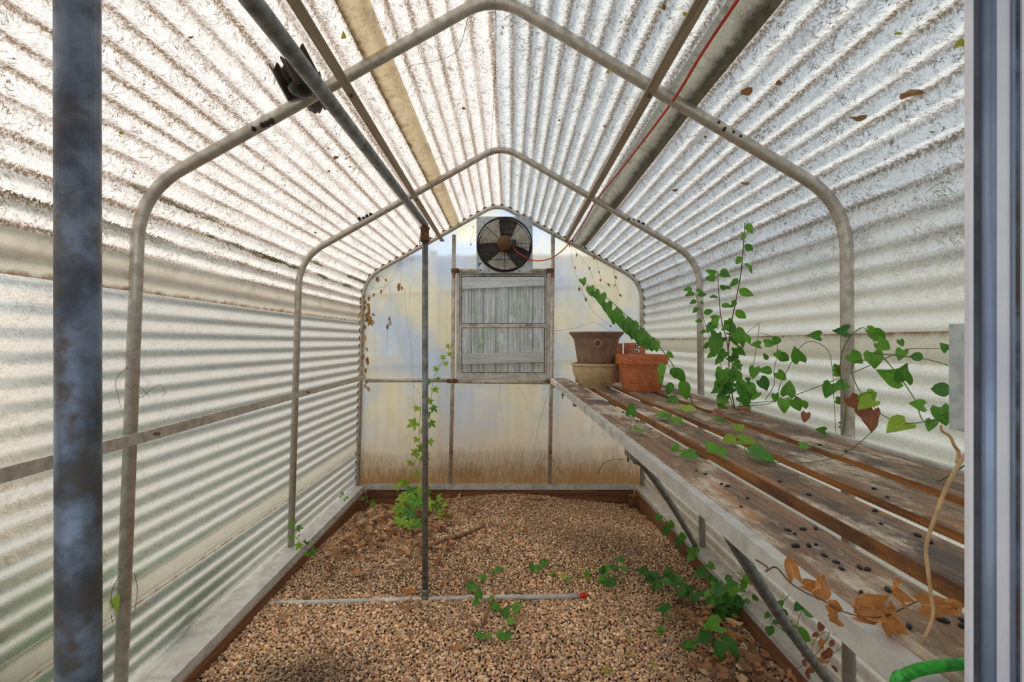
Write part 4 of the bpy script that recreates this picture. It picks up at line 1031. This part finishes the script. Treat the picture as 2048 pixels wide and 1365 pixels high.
# -- creeper at back left
c1 = [at(905,688,3.98), at(890,715,3.96), at(868,755,3.95), at(862,800,3.94), at(858,850,3.93), at(848,900,3.9), at(832,950,3.88), at(822,1000,3.8)]
c2_ = [at(842,815,3.93), at(838,860,3.92), at(840,900,3.9), at(826,935,3.88), at(815,985,3.85), at(812,1020,3.7)]
c3_ = [at(820,985,3.85), at(850,990,3.7), at(880,1010,3.6), at(892,1045,3.5)]
L = along(c1, 16, (.035,.075), 'palmate', ['leaf_lime','leaf'], .05, .75, .5, .9, .03, .4) + along(c2_, 15, .07, 'palmate', 'leaf_lime', .0, 1, .6, .8, .04, .4) + along(c3_, 9, .05, 'palmate', ['leaf_lime','leaf'], .3, 1, .3, .9, .03, .6)
for (x, y, s) in ((815,995,.10),(833,1005,.12),(845,985,.10),(806,1000,.08),(800,1020,.09),(820,1030,.10),(800,1045,.10),(830,1050,.09),(818,1050,.08),(852,1010,.09),(795,975,.06),(825,985,.09)):
    p = at(x, y-6, 3.72-(y-985)*.006); p.z = max(p.z, floor_z(p.x, p.y)+.03); L.append((p, s, Vector((rnd(-.6,.6), -.6, -.6)), Vector((rnd(-.2,.2), -.9, .7)), 'palmate', random.choice(['leaf_lime','leaf_lime','leaf'])))
vine('creeper', 'bright lime five-leaflet creeper hanging on the back wall behind the middle pole', 'vine', [c1, c2_, c3_], L, r=.0022)
# -- small floor plants
def floor_plant(spots, label, mat=('leaf',), size=.04, kind='heart', up=.025, name='seedling', group='seedlings in the gravel', stem=True):
    P = [onfloor(x, y) for x, y in spots]; stems = []; L = []
    root_p = P[0]
    if stem and len(P) > 1: stems.append([p+Vector((0,0,.008)) for p in P])
    else: stems.append([P[0]-Vector((0,0,.01)), P[0]+Vector((.003,0,up))])
    for p in P:
        for k in range(random.choice((1,2,2))):
            L.append((p+Vector((rnd(-.015,.015), rnd(-.015,.015), up*rnd(.6,1.2))), size*rnd(.8,1.3), Vector((rnd(-1,1), rnd(-1,.2), rnd(-.1,.4))), Vector((rnd(-.3,.3), -.8, 1)), kind, random.choice(mat)))
    vine(name, label, 'seedling', stems, L, group, r=.0012)
floor_plant([(990,1150),(965,1165),(948,1175),(940,1183)], 'small heart-leaved seedling left of centre, just behind the pipe in the gravel')
floor_plant([(1065,1142),(1070,1146)], 'two-leaf seedling in the gravel behind the middle of the lying pipe', size=.045)
floor_plant([(1175,1155),(1130,1165),(1122,1138),(1100,1155),(1085,1135),(1150,1165)], 'sprawling seedling runner in the gravel behind the red pipe end', ('leaf','leaf_lime'))
floor_plant([(962,1208),(975,1205)], 'pair of leaves poking out directly in front of the lying pipe', size=.05)
floor_plant([(998,1225),(1008,1240),(1025,1228),(1018,1250)], 'cluster of small round leaves beside the thin forked twig', size=.045)
floor_plant([(960,1283),(975,1284)], 'tiny sprout in the gravel left below the thin forked twig', size=.03)
floor_plant([(1005,1282),(1010,1285)], 'little three-cornered leaf sprout nearest the bottom middle', size=.035)
floor_plant([(1205,1160),(1215,1158),(1210,1172)], 'leafy sprout in the gravel to the right of the red pipe end', ('leaf_dark','leaf'), size=.055, up=.05)
floor_plant([(1238,1145),(1240,1160),(1235,1175)], 'tall narrow sprout beside the leafy one right of the red pipe end', ('leaf_dark',), size=.06, kind='ovate', up=.06)
floor_plant([(1232,1195),(1245,1240),(1260,1290),(1262,1320),(1300,1340),(1345,1365)], 'long thin green runner creeping towards the bottom right of the gravel', ('leaf_lime',), size=.012)
floor_plant([(1290,1160),(1292,1165)], 'small dark sprout second from the leafy sprout towards the bench', ('leaf_dark',), size=.05, up=.04)
floor_plant([(1315,1170),(1320,1180),(1322,1190)], 'dark pointed seedling midway between the red pipe end and the bench', ('leaf_dark',), size=.065, kind='ovate', up=.05)
floor_plant([(1340,1160),(1352,1180),(1362,1200),(1372,1198)], 'broad dark green seedling in the gravel just left of the leafy clump', ('leaf_dark',), size=.065, up=.05)
floor_plant([(1325,1230),(1330,1240)], 'small drooping sprout in the gravel left below the broad seedling', ('leaf_dark',), size=.05, kind='ovate')
floor_plant([(1320,1265),(1322,1267)], 'tiny pale sprout in the gravel below the drooping sprout', ('leaf',), size=.03)
floor_plant([(1385,1305),(1387,1306)], 'tiny sprout nearest the leaf litter at the bottom right', ('leaf',), size=.035)
# clump by right baseboard
cl = onfloor(1455,1240); cl.z += .01
stems = []; L = []
for k in range(12):
    tp = at(1400+rnd(0,110), 1290-rnd(0,150), cl.y+rnd(-.12,.15)); tp.z = max(tp.z, floor_z(tp.x, tp.y)+.03)
    if tp.x > 1.09 and tp.z < -1.22: tp.x = 1.09
    stems.append([cl+Vector((rnd(-.03,.03),rnd(-.03,.03),0)), cl.lerp(tp,.5)+Vector((0,0,.03)), tp]); L += along(stems[-1], 5, .058, 'ovate' if k%2 else 'heart', ['leaf_dark','leaf','leaf_dark'], .35, 1, .4, .8, .02, .7)
L += [(at(1425,1270,1.98), .09, Vector((-1,-.3,-.1)), Vector((0,-.6,1)), 'ovate', 'leaf_dark'), (at(1440,1275,1.97), .10, Vector((.8,-.5,-.6)), Vector((0,-.8,1)), 'ovate', 'leaf_dark'), (at(1432,1278,1.95), .09, Vector((.1,-.5,-.8)), Vector((0,-.8,.8)), 'ovate', 'leaf_dark'), (at(1440,1250,1.98), .08, Vector((-1,-.3,.1)), Vector((0,-.6,1)), 'heart', 'leaf')]
vine('leafy_clump', 'dense dark green leafy clump on the gravel under the bench', 'plant', stems, L, r=.002)
up_ = [Vector((1.13,1.75,-1.235)), Vector((1.12,1.6,-1.15)), Vector((1.10,1.45,-1.02)), Vector((1.05,1.35,-.92)), Vector((1.0,1.3,-.82))]
up_ = [at(1540,1240,1.9), at(1560,1210,1.85), at(1590,1175,1.75), at(1605,1120,1.7)]
up2 = [at(1540,1245,1.9), at(1585,1265,1.85), at(1600,1230,1.8), at(1620,1190,1.72)]
vine('wall_vine', 'thin leafy vine on the white sill behind the bench brace', 'vine', [up_, up2], along(up_, 8, .05, 'ovate', 'leaf_dark') + along(up2, 7, .05, 'heart', ['leaf_dark','leaf']), r=.0016)
rv = [at(1325,1000,2.85), at(1345,1045,2.7), at(1375,1075,2.55), at(1385,1100,2.5)]
rv = [Vector((1.115, y_, z_)) for y_, z_ in ((3.25,-1.20),(3.0,-1.22),(2.75,-1.22),(2.5,-1.23))]
vine('wall_vine', 'broad leafed vine draped over the right sill under the far half of the bench', 'vine', [rv], along(rv, 9, .07, 'heart', ['leaf','leaf_dark'], down=.6, pet=.03), r=.0018)
lv = [at(582,1040,2.80)+Vector((.03,0,0)), at(590,1070,2.75), at(605,1090,2.72), at(625,1108,2.7)]
vine('wall_vine', 'small pale sprig curling round the foot of the middle hoop on the left sill', 'vine', [lv], along(lv, 8, .04, 'palmate', ['leaf_lime','leaf'], down=.2), r=.001)
lv = [onfloor(738,1003,.0), onfloor(738,1003,.05), onfloor(739,1003,.08)]
vine('seedling', 'single upright sprout against the back base board in the left corner', 'seedling', [lv], along(lv, 5, .06, 'ovate', 'leaf', down=-.3), r=.001)
lv = [at(690,1005,3.6)+Vector((-.02,0,.02)), at(688,1000,3.6)+Vector((0,0,.03))]
vine('seedling', 'tiny sprout on the left sill just before the timber stake', 'seedling', [lv], along(lv, 4, .035, 'ovate', 'leaf', down=-.1), r=.001)

# -- dry vines on the back wall
def dryvine(label, stems, n, mat='leaf_brown', size=.035, group='dead vines on the back wall', smat='stem_b', r=.0011, kind='curled', t0=.05):
    L = []
    for s in stems: L += along(s, n, size, kind, mat, t0, 1, 1.0, .3, .012, .8)
    vine('dead_vine', label, 'vine', stems, L, group, smat, r)
bk = 4.035
dryvine('dead vine with brown curled leaves clinging to the left back corner of the house', [[at(727,595,3.98), at(726,650,3.98), at(730,700,3.98), at(727,740,3.98), at(733,775,3.98)], [at(732,600,3.97), at(738,640,3.97), at(742,625,3.97)]], 16, size=.055, kind='curled', mat=['leaf_brown','leaf_tan'])
dryvine('bare looping dead vine high on the left back panel', [[at(812,500,bk), at(790,540,bk), at(768,580,bk), at(745,590,bk), at(728,592,bk)], [at(805,515,bk), at(785,560,bk), at(762,575,bk), at(740,572,bk), at(752,552,bk), at(770,560,bk), at(765,585,bk)], [at(803,520,bk), at(802,560,bk), at(800,575,bk)], [at(780,575,bk), at(781,620,bk), at(780,650,bk)]], 3, size=.045, t0=.7)
dryvine('thin dead strand hanging down the left back panel', [[at(808,575,bk), at(812,620,bk), at(818,680,bk), at(822,730,bk), at(825,765,3.98), at(840,790,3.98), at(842,815,3.98)], [at(820,573,bk), at(819,640,bk), at(824,700,bk), at(827,765,3.98), at(829,830,bk), at(830,880,bk)], [at(775,640,bk), at(774,690,bk), at(776,705,bk)]], 0)
dryvine('dead vine with russet leaves high on the right back panel', [[at(1142,487,bk), at(1146,530,bk), at(1160,570,bk), at(1170,600,bk)], [at(1150,500,bk), at(1180,540,bk), at(1195,590,bk), at(1205,620,bk)], [at(1190,505,bk), at(1200,550,bk), at(1215,570,bk)], [at(1225,520,bk), at(1230,560,bk), at(1238,590,bk)]], 4, size=.035)
dryvine('dead strand arching over the rim of the brown pot', [[at(1105,663,3.6), at(1140,658,3.5), at(1170,650,3.35), at(1190,645,3.3), at(1215,658,3.3), at(1232,668,3.3)], [at(1160,575,3.7), at(1185,620,3.5), at(1205,640,3.4), at(1222,655,3.35)]], 2, size=.03)
dryvine('pair of bare dead strands below the window', [[at(1000,768,bk), at(999,800,bk), at(1006,845,bk)], [at(1035,770,bk), at(1050,795,bk), at(1056,822,bk)], [at(1098,780,bk), at(1080,840,bk), at(1068,900,bk), at(1062,930,bk)]], 0)
dryvine('dead branching twig under the far end of the bench', [[at(1195,950,3.9), at(1205,930,3.9), at(1225,920,3.9), at(1255,918,3.9)]], 0, smat='stem_b', r=.003, group='dead twigs')
dryvine('short dry strand beside the upper left corner of the fan', [[at(948,452,3.99), at(945,470,3.99), at(940,488,3.99)]], 2, size=.02)
# strands hanging from the ridge and hoops
dryvine('long black strand hanging straight down from the ridge', [[Vector((-.02,1.58,1.17)), at(992,60,1.75), at(990,150,1.9), at(984,260,2.1), at(980,350,2.3)]], 0, smat='stem_k', r=.0011, group='strands under the roof')
dryvine('thin strand looping from the near hoop across the left roof slope', [[Vector((-.11,1.60,1.10)), at(915,100,1.75), at(870,122,1.78), at(825,130,1.8), at(800,148,1.8), at(790,165,1.8)]], 0, smat='stem_k', r=.0010, group='strands under the roof')
dryvine('wiry dry tendrils around the near left hoop leg above the rail', [[at(255,735,1.60), at(232,760,1.55), at(238,800,1.55), at(242,815,1.55)], [at(253,770,1.58), at(280,795,1.5), at(300,780,1.5), at(322,770,1.5), at(330,790,1.5)], [at(262,780,1.58), at(275,770,1.5), at(300,795,1.5)]], 0, smat='stem_b', r=.0010, group='tendrils on the left hoop leg')
dryvine('reddish tendril curling beside the near left hoop leg below the rail', [[at(268,1145,1.58), at(275,1180,1.55), at(268,1230,1.55)], [at(240,1150,1.55), at(222,1190,1.55), at(232,1235,1.55)]], 0, smat='stem_b', r=.0012, group='tendrils on the left hoop leg')
put = vine('seedling', 'yellow-green leaf sprig outside the near left hoop foot', 'seedling', [[at(225,1245,1.60), at(222,1220,1.6), at(235,1208,1.6)]], [(at(228,1215,1.6), .05, Vector((.4,-.2,1)), Vector((0,-1,.2)), 'heart', 'leaf_lime')], r=.0012)
# -- dry things on the bench front
d1 = [onbench(1512,1120,.012), onbench(1535,1135,.02), onbench(1532,1143,.02), onbench(1552,1135,.02), onbench(1580,1165,.015), onbench(1610,1185,.015), onbench(1650,1203,.015), onbench(1690,1225,.015), onbench(1760,1235,.02), onbench(1830,1205,.02), onbench(1860,1195,.02)]
for p in d1[:6]: p.z += .0
def BL(x, y, up, sz, tip, nrm, sd): p = onbench(x, y, up); return (p, sz, Vector(tip), Vector(nrm), 'crumpled', 'leaf_dry', sd)
Ld = [BL(1588,1155,.016,.034,(-.2,.1,.9),(-.5,-1,.2),1), BL(1606,1170,.014,.026,(.8,-.2,-.4),(.1,-1,.6),2), BL(1628,1186,.014,.030,(.5,.1,.8),(.2,-1,.4),3), BL(1650,1208,.014,.030,(.4,-.2,-.8),(.3,-1,.2),0),
 BL(1765,1212,.026,.046,(-1,-.12,.05),(.1,-.9,.35),2), BL(1768,1212,.030,.040,(.35,-.1,-1),(-.5,-1,.1),4), BL(1795,1200,.034,.030,(-.3,0,1),(.6,-1,.2),5), BL(1830,1208,.028,.050,(1,-.05,-.06),(0,-.9,.4),1), BL(1712,1228,.016,.030,(.9,-.2,-.1),(.1,-1,.5),3)]
vine('dead_vine', 'dead vine with large crumpled orange leaves lying on the front of the bench', 'vine', [d1], Ld, None, 'stem_b', .0014)
e1 = [at(1945,893,.60), at(1920,925,.58), at(1893,975,.57), at(1872,1030,.56), at(1853,1090,.55), at(1856,1140,.545), at(1862,1190,.54), at(1866,1230,.535), at(1850,1275,.53), at(1832,1305,.53), at(1812,1330,.52), at(1814,1372,.51)]
e2 = [at(1915,925,.58), at(1917,905,.6), at(1908,890,.6), at(1900,873,.6), at(1884,862,.6), at(1882,850,.6)]
e3 = [at(1856,1140,.545), at(1862,1133,.545), at(1870,1138,.545)]
vine('bare_vine', 'thick tan bare stem rising beside the door jamb in the right foreground', 'vine', [e1, e2], [], None, 'stem_t', .0025)
e4 = [at(1938,925,.75), at(1900,950,.8), at(1875,962,.85), at(1858,945,.9)]
vine('trailing_vine', 'short green tendril crossing behind the thick tan stem', 'vine', [e4], [], None, 'stem_g', .0014)
# reddish dead vine under the bench lower right
f1 = [at(1570,1345,1.75), at(1600,1335,1.7), at(1640,1300,1.62), at(1660,1260,1.55), at(1650,1225,1.5)]
f2 = [at(1610,1330,1.7), at(1640,1345,1.65), at(1665,1310,1.6), at(1690,1290,1.5)]
f3 = [at(1630,1330,1.7), at(1625,1290,1.65), at(1650,1265,1.6), at(1675,1275,1.5)]
vine('dead_vine', 'russet dead vine tangled under the bench at the bottom right', 'vine', [f1, f2, f3], along(f1, 9, .035, 'curled', ['leaf_red','leaf_dry'], pet=.02)+along(f2, 5, .035, 'curled', 'leaf_red')+along(f3, 6, .03, 'curled', ['leaf_red','leaf_dry']), None, 'stem_b', .0011)

# ------------------------------------------------------------------ litter, sticks, leaves
def litter():
    geos = [curled_geo(k, 1, .7)[:2] for k in range(6)]+[leaf_geo('lobed', 1, .6, .2, .2, .4, .6, k)[:2] for k in range(4)]
    Vs = []; Fs = []; Cs = []; base = 0
    pal = [(.58,.30,.13),(.36,.18,.08),(.70,.46,.26),(.26,.14,.08),(.74,.56,.36),(.55,.26,.12)]
    regs = [(-.78,3.55,.30,.34,520,.060), (-.62,3.05,.32,.25,120,.055), (-1.0,3.2,.12,.5,60,.045), (1.02,2.05,.08,.22,90,.055), (.95,1.85,.10,.15,60,.06), (.98,2.32,.05,.08,45,.05), (.2,3.75,.6,.2,60,.03), (.6,3.4,.35,.4,130,.022), (0,2.8,.7,.5,130,.020)]
    for (cx_, cy_, sx_, sy_, n, sz_) in regs:
        for _ in range(n):
            x = cx_+random.gauss(0, sx_); y = cy_+random.gauss(0, sy_)
            if not (-1.12 < x < 1.10 and 1.5 < y < 3.99): continue
            g = random.choice(geos); s = sz_*rnd(.5,1.25); a = rnd(0,2*PI); Mx = Matrix.Translation((x, y, floor_z(x,y)+rnd(.004,.024)*s/.04)) @ Matrix.Rotation(a,4,'Z') @ Matrix.Rotation(rnd(-.5,.5)+random.choice((0,PI)),4,'X') @ Matrix.Rotation(rnd(-.5,.5),4,'Y') @ Matrix.Scale(s,4)
            V = np.array([(Mx @ Vector(p))[:] for p in g[0]]); Vs.append(V); Fs.append(np.array(g[1])+base); base += len(V)
            c = np.array(random.choice(pal))*rnd(.6,1.3); Cs.append(np.repeat(c[None], len(V), 0))
    o = fast_mesh('leaf_litter', np.vstack(Vs), np.vstack(Fs), np.vstack(Cs), M['litter'])
    tag(o, 'brown crumbled leaf litter strewn over the gravel, thickest at the left back corner', 'leaf litter', kind='stuff')
litter()
def straw():
    m = MB(); cs = []
    for k in range(420):
        if k < 260: x, y = random.gauss(.72,.30), random.gauss(3.35,.42)
        elif k < 340: x, y = random.gauss(-.7,.3), random.gauss(2.3,.35)
        else: x, y = random.gauss(.9,.15), random.gauss(2.0,.3)
        if not (-1.1 < x < 1.08 and 1.5 < y < 3.98): continue
        a = rnd(0,PI); l = rnd(.03,.11); p = Vector((x,y,floor_z(x,y)+.008)); d = Vector((math.cos(a), math.sin(a), rnd(-.05,.15)))
        bend = Vector((rnd(-.02,.02), rnd(-.02,.02), rnd(0,.02)))
        m.tube([p-d*l/2, p+bend, p+d*l/2], rnd(.0008,.0016), 4, False)
    o = m.build('dry_straw', M['leaf_tan'], None, True); tag(o, 'loose dry straw and stalks strewn over the gravel', 'straw', kind='stuff')
straw()
def dry_on_floor(px, py, s, mat, label, kind='curled', seed=0):
    p = onfloor(px, py, .004)
    o = put_leaf(None, p, s, Vector((rnd(-1,1), rnd(-.8,.8), .1)), Vector((rnd(-.3,.3), rnd(-.4,0), 1)), kind, mat, seed, 'dry_leaf'); return tag(o, label, 'leaf', 'single dry leaves on the gravel')
dl = [(693,1112,.065,'leaf_dry','round tan-orange dry leaf on the gravel beside the left base board'),(725,1058,.06,'leaf_dry','upright orange dry leaf in the litter near the left back corner'),(727,1078,.07,'leaf_brown','brown cupped leaf in front of the upright orange leaf'),
 (985,1085,.075,'leaf_tan','pale folded leaf right of the long curved stick'),(988,1048,.05,'leaf_dry','orange-brown leaf behind the end of the long curved stick'),(1030,1065,.04,'leaf_tan','small tan leaf on the sunny middle of the gravel'),(800,1275,.05,'leaf_tan','cream leaf alone on the gravel at lower left'),
 (905,1300,.05,'leaf_dry','orange leaf alone on the gravel at the lower middle left'),(925,1292,.04,'leaf_tan','white-tan leaf fragment beside the lower orange leaf'),(1203,1343,.05,'leaf_yellow','yellow leaf lying nearest the bottom of the gravel'),(560,1240,.055,'leaf_tan','tan leaf on the gravel at the far left'),
 (1430,1170,.06,'leaf_dry','orange leaf leaning on the pile beneath the bench'),(1050,1128,.04,'leaf_dry','small rusty leaf behind the lying pipe'),(890,1172,.04,'leaf_dry','small rusty leaf right of the foot of the middle pole'),(1500,1310,.07,'leaf_brown','broad brown leaf in the litter under the bench'),
 (1560,1335,.08,'leaf_tan','large tan leaf at the bottom right under the bench'),(830,1190,.075,'leaf_dry','orange curled leaf on the white pipe beside the middle pole'),(806,1205,.06,'leaf_tan','pale leaf of the little heap left of the middle pole'),(820,1222,.07,'leaf_brown','brown crumpled leaf in front of the little heap left of the middle pole'),(845,1205,.05,'leaf_tan','tan leaf between the little heap and the middle pole'),
 (660,1140,.05,'leaf_brown','brown leaf halfway down the left base board'),(1190,1228,.04,'leaf_brown','dark shrivelled leaf below the red pipe end'),(640,1120,.06,'leaf_tan','long tan leaf against the left base board')]
for k, (x, y, s, m_, lb) in enumerate(dl): dry_on_floor(x, y, s, m_, lb, 'curled' if k % 3 else 'flatdry', k % 5)
# sticks
def stick(pts, r, label, mat='stick'):
    sp = smooth_path(pts, 6); n = len(sp); o = MB().tube(sp, [r*(1-.35*abs(2*i/n-1)) for i in range(n)], 9).build('stick', M[mat], None, True, offset=sp[0]); return tag(o, label, 'stick', 'sticks on the gravel')
stick([onfloor(968,1050,.012), onfloor(945,1062,.014), onfloor(915,1072,.014), onfloor(880,1083,.012), onfloor(850,1098,.012), onfloor(812,1112,.006)], .016, 'long curved brown stick lying behind the middle pole')
stick([onfloor(990,1186,.03), onfloor(980,1210,.025), onfloor(963,1250,.012), onfloor(960,1253,.012)], .0055, 'thin forked twig lying over the pipe in the gravel')
stick([onfloor(935,1248,.008), onfloor(950,1251,.010), onfloor(966,1254,.010)], .004, 'short twig at the lower end of the thin forked twig')
stick([onfloor(1045,996,.01), onfloor(1070,999,.012), onfloor(1095,1000,.01)], .005, 'reddish twig on the gravel mound at the back')

# leaves and debris caught on the roof sheets
def roofpoint(px, py):
    for Y in np.linspace(.9, 4.0, 400):
        p = at(px, py, Y); prof = None
        if abs(p.x) < 1.2:
            base = station(Y); xl, ap, xr = base[1], base[2], base[3]
            if p.x < ap.x: z = xl.y+(ap.y-xl.y)*(p.x-xl.x)/(ap.x-xl.x)
            else: z = ap.y+(xr.y-ap.y)*(p.x-ap.x)/(xr.x-ap.x)
            if p.z > z+.017: return p
    return at(px, py, 2)
rl_ = [(687,77,.035,'leaf_yellow','yellow round leaf on the left roof slope between purlin and brown band'),(655,293,.028,'leaf_yellow','olive leaf above the cluster of debris on the left roof slope'),(668,312,.05,'leaf_brown','brown clump in the debris cluster on the left roof slope'),(690,318,.03,'leaf_brown','narrow dark leaf in the debris cluster left of the grey pipe'),(698,305,.03,'leaf_brown','dark sliver at the right of the debris cluster'),(655,342,.03,'leaf_brown','dark scrap below the debris cluster'),(697,332,.025,'leaf','green sliver in the debris cluster'),(240,260,.035,'leaf_yellow','olive moss clump beside the left foreground pole'),(375,74,.02,'leaf_brown','small brown speck leaf high on the left roof slope'),
 (632,465,.035,'leaf_brown','dark comma-shaped leaf on the left roof slope above the eave'),(930,218,.03,'leaf_brown','olive leaf hanging under the middle of the roof'),(1015,247,.025,'leaf_yellow','yellow leaf near the ridge'),(1127,52,.035,'leaf_yellow','yellow-brown leaf right of the ridge near the top'),(1215,148,.04,'leaf_yellow','lime leaf right of the near hoop apex'),(1365,25,.04,'leaf_yellow','olive leaf between the purlin and the top edge'),(1330,8,.03,'leaf_brown','rusty leaf at the very top right of the ridge'),
 (1505,175,.06,'leaf_brown','long brown leaf right of the brown overlap band'),(1412,270,.03,'leaf_brown','brown curled leaf below the near hoop screws'),(1500,365,.045,'leaf_brown','brown twisted leaf over the right eave'),(1345,380,.04,'leaf_brown','brown sliver between the two hoops on the right'),(1735,230,.05,'leaf_brown','curled leaf right of the near hoop on the right slope'),(1800,180,.07,'leaf_brown','long curved leaf high on the right slope'),(1790,65,.025,'leaf_yellow','green-yellow speck high on the right slope'),(1920,95,.05,'leaf_yellow','olive clump near the door jamb high on the right slope'),(1560,170,.04,'leaf_brown','brown folded leaf on the right slope near the top'),(1120,238,.022,'leaf_brown','round dark spot leaf right of the mid ridge'),(1210,255,.03,'leaf_brown','rusty scrap left of the right purlin')]
for k, (x, y, s, m_, lb) in enumerate(rl_):
    p = roofpoint(x, y); sg = -1 if p.x < 0 else 1
    o = put_leaf(None, p, s*.8, Vector((rnd(-.6,.6), rnd(-1,1), 0)), Vector((-.5*sg, 0, -1)), 'curled' if k % 2 else 'ovate', m_, k % 5, 'stuck_leaf')
    tag(o, lb, 'leaf', 'leaves caught under the roof sheets')

# ------------------------------------------------------------------ outside
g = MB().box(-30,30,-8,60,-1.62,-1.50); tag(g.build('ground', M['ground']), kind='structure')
fn = empty('wooden_fence', (0,5.12,-1.5), 'weathered grey plank fence seen through the window', 'fence')
m = MB(); m2 = MB(); x = -4.0
while x < 4.0:
    w_ = .132+rnd(-.006,.006); lean = .012
    dzt = rnd(-.012,.012); y0 = 5.105+rnd(-.004,.004)
    v = [(x,y0,-1.5),(x+w_,y0,-1.5),(x+w_+lean,y0,.97+dzt),(x+lean,y0,.97+dzt)]
    v += [(a, b+.018, c) for a, b, c in v]
    m.add(v, [(0,1,2,3),(7,6,5,4),(0,4,5,1),(1,5,6,2),(2,6,7,3),(3,7,4,0)]); x += w_
    m2.box(x-.012, x+.030, 5.128, 5.136, -1.5, .96); x += .0055
m.build('board', M['fence'], fn); m2.build('batten', M['moss'], fn)
for (za, zb) in ((.575,.70),(-.215,-.145),(-1.20,-1.16)):
    MB().beam((-4.0,5.082,za-.10),(4.0,5.082,zb+.10),.04,.115).build('rail', M['fence_rail'], fn)
for px in (-2.9,-.74,1.36,3.3): MB().box(px-.045,px+.045,5.012,5.06,-1.5,1.0).build('post', M['fence_rail'], fn)
def shrub(cx_, cy_, h_, wd, n, label, flowers=0):
    root = empty('shrub', (cx_,cy_,-1.5), label, 'shrub', 'shrubs outside the left wall'); base_g = leaf_geo('ovate',1,.6,.3,.3,0,0,1)
    Vs=[];Fs=[];b_=0
    for _ in range(n):
        t = random.random()**.7; a = rnd(0,2*PI); rr_ = wd*math.sqrt(random.random())*(1-.35*t)
        p = Vector((cx_+rr_*math.cos(a), cy_+rr_*1.3*math.sin(a), -1.5+h_*t)); s = rnd(.07,.13)
        Mx = Matrix.Translation(p) @ Matrix.Rotation(rnd(0,6.28),4,'Z') @ Matrix.Rotation(rnd(-1,.6),4,'X') @ Matrix.Scale(s,4)
        V = [tuple((Mx @ Vector(q))) for q in base_g[0]]; Vs += V; Fs += [tuple(i+b_ for i in q) for q in base_g[1]]; b_ += len(V)
    meshobj('foliage', Vs, Fs, M['leaf_out'], root, True)
    m = MB()
    for _ in range(7): m.tube([(cx_+rnd(-.05,.05),cy_+rnd(-.05,.05),-1.52),(cx_+rnd(-.2,.2)*wd*2,cy_+rnd(-.3,.3)*wd*2,-1.5+h_*.8)], .010, 6)
    m.build('stem', M['stem_b'], root, True)
    for _ in range(flowers):
        p = Vector((cx_+wd*.7, cy_+rnd(-.8,.8)*wd, -1.5+h_*rnd(.5,.95)))
        MB().lathe([(0,-.01),(.02,.0),(.035,.02),(.04,.03),(.02,.015),(0,.005)], p, 'Z', 10).build('flower', M['flower'], root, True)
M['leaf_out'] = leaf_mat('shrub_leaf', (.06,.32,.04), (.16,.50,.07), .4)
shrub(-1.74,1.30,.95,.30,620,'green shrub pressed against the near part of the left wall', 2)
shrub(-1.66,2.15,.52,.24,240,'low green shrub with red flowers outside the left wall between the hoops', 4)
shrub(-1.66,3.00,.45,.22,220,'small green shrub outside the left wall near the middle hoop', 2)
